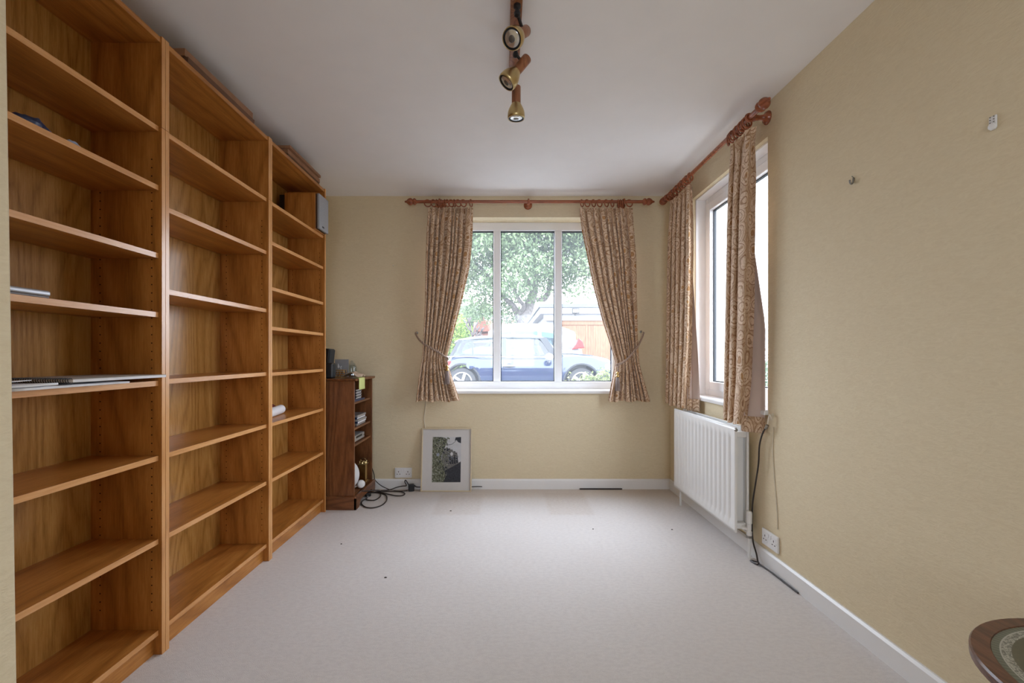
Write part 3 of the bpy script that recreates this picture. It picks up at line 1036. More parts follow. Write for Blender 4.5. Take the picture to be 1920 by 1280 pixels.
# ---------------------------------------------------------------- bits on the walls
hk = thing('brass_hook', 'small dark brass picture hook high on the right wall', 'hook', (RX, 1.878, 1.86))
m = MB()
m.tube([(RX - .002, 1.878, 1.876), (RX - .004, 1.878, 1.858), (RX - .010, 1.878, 1.850), (RX - .016, 1.878, 1.856), (RX - .017, 1.878, 1.866)], 0.0035, 6, 4)
m.build('hook_body', M['steel'], hk, smooth='all')
MB().tube([(RX + .002, 1.875, 1.870), (RX - .013, 1.872, 1.880)], 0.0018, 6).build('nail', M['steel'], hk)
hk = thing('plastic_hook', 'white plastic picture hook high on the right wall, nearest the viewer', 'hook', (RX, 1.341, 1.83))
m = MB().prism([(1.351, 1.848), (1.331, 1.848), (1.331, 1.813), (1.335, 1.807), (1.347, 1.807), (1.351, 1.813)], 'x', RX - 0.006, RX)
m.build('hook_plate', M['plastic_w'], hk, bevel=0.002)
MB().lathe([(.0095, 0), (.0095, .004), (.007, .006), (.001, .0065)], place((RX - .005, 1.341, 1.817), (-1, 0, -0.1)), 16).build('hook_lip', M['plastic_w'], hk, smooth=True)
for dy in (-.005, .005):
    for dz in (.006, .014, .022):
        MB().lathe([(0.0018, 0), (0.0018, 0.0015)], place((RX - .006, 1.341 + dy, 1.823 + dz), (-1, 0, 0)), 8).build('pin_head', M['steel'], hk)
m = MB().lathe([(0.006, 0), (0.0055, 0.008), (0.001, 0.010)], place((bxp(732), BY, EYE + (VY - 498) * BY / F), (0, -1, 0.3)), 10)
tag(m.build('wall_plug', M['plastic_c'], smooth=True), 'tiny cream stub left in the back wall, left of the curtain', 'wall plug')

# cables
tag(MB().tube([(bxp(796), BY - .004, 0.80), bp(797, 770, .004), bp(795, 785, .004), bp(797, 800, .004), bp(797, 815, .005), bp(799, 860, .005), bp(800, 905, .010), bp(803, 918, .030)], 0.0032, 6, 4).build('wall_cable', M['plastic_c'], smooth=True), 'thin cream cable running down the wall from curtain to picture', 'cable')
rp = lambda px, py, o: (RX - o, (RX - o) * F / (px - VX), EYE + (VY - py) * (RX - o) / (px - VX))
cb = thing('aerial_cable', 'dark brown cable hanging from window corner down to the floor beside radiator', 'cable', rp(1440, 800, 0.02))
MB().tube([rp(1438, 798, .03), rp(1430, 812, .035), rp(1424, 835, .035), rp(1422, 870, .035), rp(1416, 910, .030), rp(1411, 945, .028), rp(1410, 985, .026), rp(1412, 1015, .028), rp(1418, 1037, .030), (1.400, 2.52, .012), (1.40, 2.50, .006), (1.43 - .02, 2.40, .006), (1.415, 2.2, .006)], 0.0042, 8, 5).build('cord', M['cable'], cb, smooth=True)
MB().tube([(1.400, 2.52, .010), (1.375, 2.55, .006), (1.385, 2.50, .006), (1.402, 2.515, .010)], 0.004, 6, 5).build('cord_loop', M['cable'], cb, smooth=True)
MB().tube([rp(1439, 797, .03), rp(1436, 803, .032)], 0.008, 10).build('plug', M['steel'], cb, smooth=True)
MB().tube([rp(1449, 775, .006), rp(1447, 785, .020), rp(1444, 776, .022), rp(1440, 795, .03)], 0.005, 8, 3).build('joint', M['plastic_c'], cb, smooth=True)
tag(MB().tube([rp(1450, 800, .003), rp(1449, 850, .003), rp(1452, 900, .003), rp(1457, 960, .003), rp(1458, 992, .003)], 0.0022, 6, 5).build('thin_wire', M['plastic_c'], smooth=True), 'thin cream wire running down right wall to the socket', 'cable')
tag(MB().box((1086 - VX) / 217.5, (1165 - VX) / 217.5, BY - .028, BY - .017, 0.0, 0.010).build('cable_strip', M['cable']), 'flat dark strip on the carpet against the back skirting board', 'strip')


# ================================================================ FRAMED PICTURE
pw_, ph_ = 0.430, 0.530
tilt = math.atan2(0.075, ph_)
pr = thing('framed_picture', 'framed photograph of a church tower leaning on the back wall', 'picture', (-0.487, BY - 0.10, 0))
A = Matrix.Translation((-0.487, BY - 0.092, 0.001)) @ Matrix.Rotation(-tilt, 4, 'X')
m = MB()
w_ = 0.010
for a in ((-pw_ / 2, -pw_ / 2 + w_, 0, ph_), (pw_ / 2 - w_, pw_ / 2, 0, ph_), (-pw_ / 2 + w_, pw_ / 2 - w_, 0, w_), (-pw_ / 2 + w_, pw_ / 2 - w_, ph_ - w_, ph_)):
    m.box(a[0], a[1], 0, 0.018, a[2], a[3], M4=A)
m.build('frame', M['frame'], pr, bevel=0.0015)
MB().box(-pw_ / 2 + w_, pw_ / 2 - w_, 0.010, 0.015, w_, ph_ - w_, M4=A).build('mount', M['mount'], pr)
# print area: px 810..863 x 821..905 of the picture
q0 = lambda px, py: ((px - 836.5) / 222.0 - 0.0, 0.53 - (py - 804.5) / 222.0)
def poly(m, pts, d, mi):
    m.prism([q0(*p) for p in pts], 'y', 0.0100 - d, 0.0101, mi, M4=A)
m = MB()
poly(m, [(809.5, 821.2), (863.5, 821.2), (863.5, 905), (809.5, 905)], .0004, 0)
poly(m, [(827, 872), (828, 847), (837, 840), (840, 843), (842, 842), (844, 845), (847, 844.5), (849, 848), (852, 847.5), (855, 851), (856, 848.5), (858.5, 866), (860, 880), (827, 885)], .0008, 1)
for k in range(4):
    poly(m, [(841 + 4.3 * k, 859), (843 + 4.3 * k, 856.5), (844.6 + 4.3 * k, 859.5), (845.5 + 4.3 * k, 872), (842 + 4.3 * k, 871)], .0010, 2)
poly(m, [(829, 905), (832, 884), (836, 880), (863.4, 866.5), (863.4, 904.9)], .0012, 2)
poly(m, [(832, 884.5), (836, 880), (863.4, 866.5), (863.4, 868), (838, 881.5)], .0013, 1)
poly(m, [(851.5, 829), (853, 822), (863.4, 821.3), (863.4, 833), (858, 831), (855, 827)], .0012, 2)
poly(m, [(838, 836), (846, 834.5), (853, 829), (853.3, 829.6), (846, 835.4), (838, 836.8)], .0010, 2)
poly(m, [(846 + 2.6 * math.cos(a), 853 + 3.4 * math.sin(a)) for a in [2 * PI * k / 16 for k in range(16)]], .0012, 3)
poly(m, [(820 + 2.9 * math.cos(a), 854 + 3.3 * math.sin(a)) for a in [2 * PI * k / 16 for k in range(16)]], .0017, 4)
poly(m, [(809.6, 904.9), (809.6, 821.4), (826, 821.4), (833, 823), (838, 826), (836, 834), (833, 840), (830, 847), (826, 858), (828, 868), (833, 876), (833, 884), (835, 895), (831, 904.9)], .0014, 5)
rq = random.Random(17)
for k in range(150):                              # leaf masses breaking up the edges of tower and roof
    px, py = rq.choice([(rq.uniform(811, 842), rq.uniform(823, 850)), (rq.uniform(811, 836), rq.uniform(840, 903)), (rq.gauss(834, 4), rq.uniform(824, 900))])
    px = min(max(px, 811.5), 861)
    rr_ = rq.uniform(.8, 2.2)
    poly(m, [(px + rr_ * rq.uniform(.6, 1.2) * math.cos(a), py + rr_ * rq.uniform(.6, 1.2) * math.sin(a)) for a in [2 * PI * q / 6 for q in range(6)]], .0015 + .000002 * k, rq.choice((5, 5, 5, 2, 1)))
for k in range(26):                               # stone courses on the tower
    px, py = rq.uniform(838, 857), rq.uniform(846, 868)
    poly(m, [(px, py), (px + rq.uniform(1, 4), py + rq.uniform(.2, 1.2)), (px + rq.uniform(1, 4), py + rq.uniform(1.2, 2)), (px - .4, py + .8)], .00105, rq.choice((2, 1, 4)))
m.build('print', [M['p_sky'], M['p_tower'], M['p_dark'], M['p_clock'], M['p_clock2'], M['p_leaf']], pr)

# ================================================================ DARK CABINET
KX0, KXF, KY0, KY1, KT = -1.46, -1.115, 3.41, 3.885, 0.975
kb = thing('dark_cabinet', 'small dark oak bookcase standing between orange bookcase and back wall', 'cabinet', (-1.28, 3.65, 0))
for y0, y1 in ((KY0, KY0 + 0.018), (KY1 - 0.018, KY1)):
    bx(KX0, KXF, y0, y1, 0.02, KT - 0.018).build('side_panel', M['darkZ'], kb, bevel=0.002)
bx(KX0, KX0 + 0.006, KY0 + .018, KY1 - .018, 0.05, KT - 0.02).build('back_panel', M['darkZ'], kb)
MB().prism([(KY0 - .020, KT - .004), (KY0 - .014, KT), (KY1 + .014, KT), (KY1 + .020, KT - .004), (KY1 + .018, KT - .012), (KY1 + .006, KT - .018), (KY0 - .006, KT - .018), (KY0 - .018, KT - .012)], 'x', KX0, KXF + .018).build('top', M['darkY'], kb, bevel=0.002)
KS = [0.795, 0.600, 0.475]
for z in KS:
    bx(KX0 + .006, KXF - .012, KY0 + .018, KY1 - .018, z - .016, z).build('shelf', M['darkY'], kb, bevel=0.001)
bx(KX0 + .006, KXF - .010, KY0 + .018, KY1 - .018, 0.085, 0.103).build('shelf', M['darkY'], kb)
pf = [(KY0 - .014, 0), (KY0 + .060, 0), (KY0 + .075, .028), (KY0 + .10, .045), ((KY0 + KY1) / 2, .048), (KY1 - .10, .045), (KY1 - .075, .028), (KY1 - .060, 0), (KY1 + .014, 0), (KY1 + .014, .085), (KY1 + .004, .100), (KY0 - .004, .100), (KY0 - .014, .085)]
MB().prism(pf, 'x', KXF + .002, KXF + .020).build('plinth', M['darkY'], kb, bevel=0.002)
ps = [(KX0, 0), (KXF + .020, 0), (KXF + .020, .085), (KXF + .010, .100), (KX0, .100)]
MB().prism(ps, 'y', KY0 - .014, KY0 - .0005).build('plinth_side', M['darkX'], kb, bevel=0.002)

# on the cabinet top
def box_thing(name, label, cat, x0, x1, y0, y1, z0, z1, mat, bevel=0.003, rot=0.0, group=None, extra=None):
    c = ((x0 + x1) / 2, (y0 + y1) / 2, z0)
    r = thing(name, label, cat, c, group)
    R4 = Matrix.Translation(c) @ Matrix.Rotation(rot, 4, 'Z')
    hx, hy, hz = (x1 - x0) / 2, (y1 - y0) / 2, z1 - z0
    return r, R4, hx, hy, hz


r = thing('tall_speaker', 'tall black tilted speaker at the back of the dark cabinet', 'speaker', (-1.395, 3.56, KT))
A = Matrix.Translation((-1.400, 3.56, KT + .001)) @ Matrix.Rotation(math.radians(6), 4, 'Y')
MB().box(-.048, .042, -.055, .055, 0.0085, .228, M4=A).build('cabinet', M['black'], r, bevel=0.006)
MB().box(.042, .048, -.050, .050, 0.012, .222, M4=A).build('grille', M['gasket'], r, bevel=0.002)
MB().box(-.055, .050, -.06, .06, 0.0, .008, M4=Matrix.Translation((-1.400, 3.56, KT + .001))).build('foot', M['black'], r)
r = thing('small_speaker', 'short black rounded box in front of the tall black speaker', 'speaker', (-1.310, 3.46, KT))
MB().box(-1.340, -1.281, 3.425, 3.495, KT + .001, KT + .118).build('casing', M['black'], r, bevel=0.012, seg=3)
MB().box(-1.282, -1.2795, 3.435, 3.485, KT + .015, KT + .105).build('grille', M['gasket'], r)
r = thing('swan_card', 'grey picture card with a small white swan on it, standing on the dark cabinet', 'card', (-1.31, 3.70, KT))
bx(-1.365, -1.255, 3.700, 3.706, KT + .001, KT + .142).build('card', M['grey'], r)
m = MB()
cx = lambda px, py: ((px - VX) * 3.70 / F, EYE + (VY - py) * 3.70 / F)
m.prism([cx(633, 688), (cx(634, 681)), cx(636, 685), cx(637, 688), cx(634.5, 690)], 'y', 3.6985, 3.7)
m.prism([cx(638.5, 690), cx(638.5, 687), cx(640, 685.6), cx(641.5, 686.4), cx(640, 687), cx(639.6, 689), cx(640, 692), cx(639, 692)], 'y', 3.6985, 3.7)
m.build('swan_print', M['paper_w'], r)
r = thing('wire_basket', 'small open basket of gold wire on the dark cabinet', 'basket', (-1.288, 3.60, KT))
m = MB()
bx0, bx1, by0, by1 = -1.325, -1.250, 3.565, 3.640
for z in (.004, .022, .040, .058):
    m.tube([(bx0, by0, KT + z), (bx1, by0, KT + z), (bx1, by1, KT + z), (bx0, by1, KT + z), (bx0, by0, KT + z)], 0.0022, 5)
for k in range(5):
    a = lerp(bx0, bx1, k / 4)
    m.tube([(a, by0, KT + .004), (a + .008 * (-1) ** k, by0 - .002, KT + .03), (a, by0, KT + .058)], 0.002, 5)
    m.tube([(a, by1, KT + .004), (a, by1, KT + .058)], 0.002, 5)
for k in range(3):
    m.tube([(lerp(bx0, bx1, .1 + .3 * k), by0 - .002, KT + .006), (lerp(bx0, bx1, .4 + .25 * k), by0 - .002, KT + .055)], 0.002, 5)
m.build('wires', M['brass_l'], r, smooth=True)['kind'] = 'stuff'
r = thing('glass_jar', 'empty glass jar with a lid, standing on the dark cabinet', 'jar', (-1.262, 3.80, KT))
J = Matrix.Translation((-1.262, 3.80, KT + .001))
MB().lathe([(.030, 0), (.036, .004), (.038, .03), (.038, .075), (.034, .088), (.026, .094)], J, 24, caps=False).build('jar_body', M['jar'], r, smooth='all', solid=0.004)
MB().lathe([(.027, .094), (.029, .096), (.029, .104), (.022, .110), (.010, .116), (.012, .126), (.001, .132)], J, 24).build('lid', M['jar'], r, smooth='all')
MB().lathe([(.020, .004), (.026, .010), (.024, .03), (.001, .035)], J, 12).build('contents', M['chrome'], r, smooth=True)


def crumple(name, label, cat, corners, nz, mat, seed, amp, lift):
    rng_ = random.Random(seed)
    c = [Vector(p) for p in corners]
    m = MB()
    def fn(u, v):
        p = c[0] * (1 - u) * (1 - v) + c[1] * u * (1 - v) + c[2] * u * v + c[3] * (1 - u) * v
        n = mnoise.noise(Vector((u * 3 + seed, v * 3, seed * 1.7)))
        return p + Vector((0, 0, max(-0.0, lift(u, v) + amp * n)))
    m.grid(fn, 14, 10)
    o = m.build(name, M[mat], None, smooth=True, solid=0.0012)
    return tag(o, label, cat)


crumple('crumpled_paper', 'crumpled pinkish-brown paper on the front edge of the dark cabinet', 'paper',
        [(-1.225, 3.45, KT + .004), (-1.085, 3.47, KT + .004), (-1.105, 3.66, KT + .004), (-1.225, 3.64, KT + .004)], 0, 'paper_k', 3, 0.018, lambda u, v: .036 * math.sin(PI * min(1, u * 1.02)) ** 0.8 * (1 - 0.6 * u) + .008)
m = MB()
sn = [(-1.140, .0025), (-1.105, .0028), (-1.092, -.002), (-1.0895, -.022), (-1.090, -.056), (-1.0885, -.088)]
def note(u, v):
    k = v * (len(sn) - 1)
    i = min(int(k), len(sn) - 2)
    return (lerp(sn[i][0], sn[i + 1][0], k - i) , lerp(3.455, 3.600, u) - 0.010 * v, KT + .002 + lerp(sn[i][1], sn[i + 1][1], k - i))
m.grid(note, 6, 15)
tag(m.build('sticky_note', M['sticky'], None, smooth='all', solid=0.0008), 'yellow-green sticky note hanging over the dark cabinet edge', 'note')

# in the cabinet: CDs and boxes
def slab(name, label, cat, x0, x1, y0, y1, z0, z1, mat, edge=None, group=None):
    r = thing(name, label, cat, ((x0 + x1) / 2, (y0 + y1) / 2, z0), group)
    bx(x0, x1, y0, y1, z0 + .0002, z1 - .0002).build('case', M[mat], r, bevel=0.001)
    if edge:
        bx(x1 - .001, x1 + .0012, y0 + .004, y1 - .004, z0 + .0025, z1 - .0025).build('spine', M[edge], r)
    return r


ORD = ['topmost', 'second from top', 'third from top', 'fourth from top', 'fifth from top', 'sixth from top', 'bottom']
z = KS[0]
slab('flat_folder', 'flat dark blue folder lying on the top shelf of the dark cabinet', 'folder', -1.33, -1.13, 3.45, 3.72, z, z + .014, 'navy_plastic')
slab('dark_box', 'upright dark blue box on the top shelf of the dark cabinet', 'box', -1.28, -1.150, 3.50, 3.545, z + .014, z + .145, 'navy_plastic')
for k in range(7):
    slab('disc_case', ORD[6 - k] + ' thin disc case in the stack on dark cabinet top shelf', 'disc case', -1.275 + .004 * (k % 3), -1.150 + .004 * (k % 2), 3.555, 3.690, z + .014 + .0105 * k, z + .0245 + .0105 * k, 'black' if k % 2 else 'card_d', 'paper_w' if k % 2 == 0 else 'grey', 'disc cases on the top shelf')
z = KS[1]
for k in range(5):
    slab('disc_box', ORD[4 - k] + ' silver-edged flat case in the stack on dark cabinet middle shelf', 'disc case', -1.300 + .006 * (k % 2), -1.142 + .005 * (k % 3), 3.56, 3.775, z + .0165 * k, z + .0160 * (k + 1) + .0005 * k, 'navy_plastic' if k in (1, 3) else 'silver', 'paper_w' if k % 2 else 'silver', 'flat cases on the middle shelf')
r = thing('round_tin', 'small pale round tin at the front of the middle shelf of the dark cabinet', 'tin', (-1.165, 3.46, z))
MB().lathe([(.026, 0), (.028, .003), (.028, .038), (.026, .041)], Matrix.Translation((-1.165, 3.462, z + .0003)), 20).build('tin_body', M['plastic_w'], r, smooth=True)
MB().lathe([(.0295, .034), (.0295, .047), (.026, .050), (.001, .051)], Matrix.Translation((-1.165, 3.462, z + .0003)), 20).build('lid', M['clearwrap'], r, smooth=True)
z = KS[2]
r = thing('disc_player', 'flat silver-grey disc player on the lowest shelf of the dark cabinet', 'disc player', (-1.25, 3.61, z))
bx(-1.40, -1.155, 3.45, 3.765, z + .004, z + .052).build('casing', M['grey'], r, bevel=0.003)
bx(-1.156, -1.146, 3.452, 3.763, z + .006, z + .050).build('front_panel', M['silver'], r, bevel=0.002)
bx(-1.147, -1.1445, 3.55, 3.70, z + .028, z + .044).build('disc_tray', M['black'], r)
for yy in (3.725, 3.742):
    MB().lathe([(.006, 0), (.006, .005), (.001, .006)], place((-1.146, yy, z + .028), (1, 0, 0)), 12).build('button', M['chrome'], r, smooth=True)
for yy in (3.47, 3.745):
    bx(-1.37, -1.18, yy - .01, yy + .01, z, z + .004).build('foot', M['black'], r)
z = 0.103
r = thing('white_plate', 'round white plate standing on edge at the bottom of the dark cabinet', 'plate', (-1.20, 3.50, z))
A = place((-1.237, 3.500, z + .1285), (0.22, -0.97, 0.10))
MB().lathe([(.001, .004), (.065, .004), (.074, .000), (.125, -.012), (.127, -.009), (.076, .004), (.066, .008), (.001, .008)], A, 40).build('plate_body', M['plastic_w'], r, smooth='all')
r = thing('carriage_clock', 'small brass carriage clock at the bottom of the dark cabinet', 'clock', (-1.165, 3.79, z))
cxk, cyk = -1.165, 3.79
MB().box(cxk - .036, cxk + .036, cyk - .036, cyk + .036, z + 0.0006, z + 0.0140).build('base', M['brass'], r, bevel=0.003)
MB().box(cxk - .028, cxk + .028, cyk - .028, cyk + .028, z + 0.0140, z + 0.1462).build('case', M['brass_l'], r, bevel=0.001)
MB().box(cxk - .034, cxk + .034, cyk - .034, cyk + .034, z + 0.1462, z + 0.1568).build('cornice', M['brass'], r, bevel=0.002)
MB().lathe([(.030, .156), (.026, .166), (.014, .175), (.001, .178)], Matrix.Translation((cxk, cyk, z)), 4).build('top', M['brass'], r)
for dx in (-.022, .022):
    for dy in (-.022, .022):
        MB().lathe([(.003, .152), (.006, .164), (.005, .171), (.001, .178)], Matrix.Translation((cxk + dx, cyk + dy, z)), 10).build('finial', M['brass'], r, smooth=True)
MB().tube([(cxk - .02, cyk, z + 0.1661), (cxk - .018, cyk, z + 0.1895), (cxk, cyk, z + 0.1966), (cxk + .018, cyk, z + 0.1895), (cxk + .02, cyk, z + 0.1661)], .0022, 6, 4).build('handle', M['brass'], r, smooth=True)
r = thing('white_adapter', 'round white plug adapter resting on the base of the dark cabinet', 'adapter', (-1.124, 3.605, z))
A = place((-1.124, 3.605, z + .0335), (.45, -.75, .25))
MB().lathe([(.020, -.024), (.029, -.018), (.032, -.004), (.030, .010), (.022, .016), (.001, .018)], A, 24).build('housing', M['plastic_w'], r, smooth='all')
MB().tube([(-1.135, 3.61, z + .028), (-1.16, 3.59, z + .018), (-1.22, 3.57, z + .0075)], .006, 8).build('lead', M['plastic_w'], r, smooth=True)

# floor cables by the cabinet
fp = lambda px, py: ((px - VX) * EYE / (py - VY), F * EYE / (py - VY), 0.006)
def lift_(p, z): return (p[0], p[1], z)
mw = thing('mains_lead', 'tangled black mains lead with plug on the carpet by the dark cabinet', 'cable', fp(720, 935))
cable1 = [(-1.075, 3.46, .125), (-1.06, 3.47, .12), (-.985, 3.56, .10), fp(713, 922), fp(714, 930), fp(708, 936), fp(700, 939), fp(686, 938)]
MB().tube(cable1, .0045, 8, 6).build('cord', M['cable'], mw, smooth='all')
cable2 = [fp(688, 935), fp(680, 940), fp(678, 946), fp(686, 952), fp(700, 953), (fp(716, 948)), fp(725, 939), fp(724, 930), fp(714, 926), fp(704, 924.5), fp(693, 925)]
MB().tube(cable2, .0045, 8, 6).build('cord', M['cable'], mw, smooth='all')
cable3 = [fp(690, 924.5), fp(715, 923.5), fp(735, 922.5), fp(752, 923.5), fp(759, 927), fp(754, 930.5), fp(743, 931), fp(731, 928.5), fp(716, 925.5), fp(705, 923)]
MB().tube([lift_(p, .008) for p in cable3], .0045, 8, 6).build('cord', M['cable'], mw, smooth='all')
g = fp(690, 930)
m = MB()
m.box(-.022, .022, -.020, .020, .001, .030, M4=Matrix.Translation((g[0], g[1], 0)) @ Matrix.Rotation(.5, 4, 'Z'))
m.build('plug', M['black'], mw, bevel=.005)
MB().tube([(g[0] + .005, g[1] - .02, .016), (g[0] + .012, g[1] - .042, .014)], .005, 8).build('plug_pin', M['chrome'], mw, smooth=True)
ad = thing('power_adapter', 'black power adapter on the floor by the skirting, left of the picture', 'adapter', fp(772, 921))
g = fp(772, 919)
MB().box(-.024, .024, -.020, .020, .001, .058, M4=Matrix.Translation((g[0], g[1] - .02, 0)) @ Matrix.Rotation(.3, 4, 'Z')).build('casing', M['black'], ad, bevel=.006)
bq = lambda px, py, o=.030: bp(px, py, o)
MB().tube([(g[0] - .01, g[1] - .01, .05), bq(766, 908), bq(761, 900), bq(759, 903), bq(762, 910), bq(755, 911), bq(745, 913), bq(730, 918, .06), fp(715, 921), fp(700, 924)], .0042, 8, 5).build('lead', M['cable'], ad, smooth='all')
MB().tube([(g[0] + .02, g[1] - .01, .05), bq(780, 912), bq(790, 913), bq(850, 914), bq(890, 912), bq(904, 912)], .004, 8, 4).build('lead', M['cable'], ad, smooth='all')
MB().tube([(KXF - .03, 3.905, .25), bq(701, 888), bq(703, 899), bq(713, 909), bq(724, 915, .035), bq(735, 919, .04), fp(750, 921.5), fp(764, 921)], .0038, 8, 5).build('lead', M['cable'], ad, smooth='all')

# ================================================================ ON THE BOOKCASES
sp = thing('wooden_speaker', 'wooden loudspeaker with grey grille on top shelf of the farthest bookcase', 'speaker', (-1.40, 3.245, 2.024))
sy0, sy1, sz0, sz1 = 3.163, 3.332, 2.0245, 2.272
bx(-1.515, -1.303, sy0, sy1, sz0, sz1).build('cabinet', M['oakZ'], sp, bevel=.0015)
bx(-1.555, -1.515, sy0 + .01, sy1 - .01, sz0 + .01, sz1 - .01).build('rear_block', M['black'], sp)  # black block behind the wooden cabinet
bx(-1.303, -1.296, sy0 + .003, sy1 - .003, sz0 + .003, sz1 - .003).build('baffle', M['card_d'], sp)
bx(-1.290, -1.276, sy0 + .002, sy1 - .002, sz0 + .004, sz1 - .002).build('grille', simple('grey_speaker_cloth', (.34, .345, .36), .8, 0, .2, .1, 240), sp, bevel=.002)
for yy in (sy0 + .015, sy1 - .015):
    for zz in (sz0 + .02, sz1 - .02):
        bx(-1.2965, -1.289, yy - .004, yy + .004, zz - .004, zz + .004).build('grille_peg', M['black'], sp)
bx(-1.2765, -1.2750, sy0 + .055, sy0 + .088, sz0 + .022, sz0 + .033).build('badge', M['black'], sp)

# boards stored on top
def board(label, x0, x1, y0, y1, z0, z1, mat, rot=0.0):
    c = ((x0 + x1) / 2, (y0 + y1) / 2, z0)
    A = Matrix.Translation(c) @ Matrix.Rotation(rot, 4, 'Z')
    o = MB().box(-(x1 - x0) / 2, (x1 - x0) / 2, -(y1 - y0) / 2, (y1 - y0) / 2, 0.0003, z1 - z0, M4=A).build('spare_board', M[mat], None, bevel=.001)
    return tag(o, label, 'board', 'boards stored on top of the bookcases')


TT = 2.3665
board('lower brown board lying on top of the middle bookcase', -1.55, -1.316, 1.905, 2.42, TT, TT + .024, 'card_d', .006)
board('upper brown board lying on top of the middle bookcase', -1.56, -1.322, 1.900, 2.41, TT + .0245, TT + .056, 'card_b', -.006)
board('lower brown board lying on top of the farthest bookcase', -1.56, -1.330, 2.82, 3.30, TT, TT + .024, 'card_d')
board('middle brown board lying on top of the farthest bookcase', -1.56, -1.326, 2.81, 3.30, TT + .0245, TT + .052, 'card_b')
board('topmost brown board lying on top of the farthest bookcase', -1.55, -1.310, 2.805, 3.28, TT + .0525, TT + .070, 'card_b', .006)

# laptop, papers, notebook, roll, wrappers
lp = lambda px, x: (x, F * x / (px - VX))
z = SA[3]
M['laptop'] = simple('brushed_silver', (.42, .42, .44), .35, .5)
ltp = thing('laptop', 'closed silver laptop on a shelf of the nearest bookcase', 'laptop', (-1.44, 1.2, z))
MB().box(-1.56, -1.3455, 1.0, 1.3565, z + .003, z + .0078).build('base', M['grey'], ltp, bevel=.003, seg=3)
MB().box(-1.56, -1.343, .998, 1.359, z + .0078, z + .025).build('lid', M['laptop'], ltp, bevel=.006, seg=3)
for yy in (1.02, 1.31):
    MB().box(-1.37, -1.355, yy - .01, yy + .01, z, z + .003).build('rubber_foot', M['black'], ltp)
z = SA[4]
nb = thing('spiral_notebook', 'large white spiral-bound sketchbook on a shelf of the nearest bookcase', 'notebook', (-1.42, 1.55, z))
A = Matrix.Translation((-1.4385, 1.564, z + .0135)) @ Matrix.Rotation(-.06, 4, 'Z')
MB().box(-.125, .150, -.175, .178, .001, .0095, M4=A).build('pages', M['paper_w'], nb, bevel=.001)
MB().box(-.125, .150, -.175, .178, .0098, .0112, M4=A).build('cover', M['paper_g'], nb)
m = MB()
for k in range(34):
    x = -.118 + .262 * k / 33
    torus(m, A @ Vector((x, -.177, .006)), .0085, .0013, A.to_3x3() @ Vector((1, 0, .25)), 12, 5)
m.build('wire_binding', M['cable'], nb, smooth='all')['kind'] = 'stuff'
def sheet(label, c, sx_, sy_, z0, th, rot, mat, cat='paper', name='paper_sheet', curl=0.0):
    A = Matrix.Translation((c[0], c[1], z0)) @ Matrix.Rotation(rot, 4, 'Z')
    m = MB()
    def fn(u, v): return A @ Vector(((u - .5) * sx_, (v - .5) * sy_, curl * (u * v) ** 2 + th / 2 + .0003))
    m.grid(fn, 6, 8)
    return tag(m.build(name, M[mat], None, smooth=True, solid=th), label, cat, 'loose papers on the shelf')
sheet('white paper sheets lying beneath the spiral sketchbook', (-1.435, 1.40), .26, .40, z, .006, .03, 'paper_w')
sheet('small stack of white paper left of the sketchbook', (-1.435, 1.21), .24, .28, z + .0065, .006, -.12, 'paper_w', curl=.004)
sheet('bent white leaflet lying over the grey newspapers', (-1.395, 1.19), .12, .24, z + .0205, .002, .22, 'paper_w', curl=.003)
np_ = sheet('greyish folded newspaper at the shelf front', (-1.375, 1.09), .095, .20, z, .004, .12, 'paper_g', name='newspaper')
sheet('second greyish newspaper lying on the first at shelf front', (-1.385, 1.10), .085, .19, z + .0130, .004, .03, 'paper_g', name='newspaper', curl=.003)
z = SA[1]
def wrapper(label, x, y, z, s, mat, seed):
    m = MB()
    rng_ = random.Random(seed)
    rows = []
    for i in range(9):
        t_ = i / 8
        rad_ = s * math.sin(PI * (0.08 + .84 * t_)) ** .7
        rows.append([(x + rad_ * .5 * math.cos(a) * (1 + .3 * rng_.uniform(-1, 1)), y + s * 2.4 * (t_ - .5), max(z + .0005, z + rad_ * .42 + rad_ * .42 * math.sin(a) * (1 + .3 * rng_.uniform(-1, 1)))) for a in [2 * PI * k / 10 for k in range(10)]])
    m.rings(rows)
    return tag(m.build('wrapper', M[mat], None, smooth=True), label, 'wrapper')


z1_ = SA[2 - 1]
wrapper('crumpled navy blue plastic bag on the third shelf of the nearest bookcase', -1.375, 1.33, SA[1], .052, 'navy_plastic', 2)
wrapper('small pale blue wrapper on the third shelf of the nearest bookcase', -1.362, 1.440, SA[1], .030, 'clearwrap', 5)
wrapper('dull grey wrapper between the navy bag and pale blue wrapper', -1.385, 1.395, SA[1], .024, 'grey', 9)
z = SA[5]
ro = thing('white_roll', 'white paper roll lying on a shelf of the farthest bookcase', 'roll', (-1.42, 2.83, z))
MB().tube([(-1.408, 2.60, z + .0295), (-1.478, 3.035, z + .0295)], .029, 20).build('roll_paper', M['paper_w'], ro, smooth=True)
MB().tube([(-1.478, 3.034, z + .0295), (-1.4785, 3.037, z + .0295)], .012, 12).build('core', M['card_d'], ro, smooth=True)
rb = thing('red_tube', 'dark red tube lying behind the white roll of paper', 'tube', (-1.49, 2.8, z))
MB().tube([(-1.470, 2.61, z + .031), (-1.543, 3.035, z + .031)], .030, 16).build('tube_body', simple('dark_red_card', (.20, .035, .028), .5), rb, smooth=True)
MB().tube([(-1.543, 3.035, z + .031), (-1.5445, 3.044, z + .031)], .031, 16).build('end_cap', M['card_d'], rb, smooth=True)

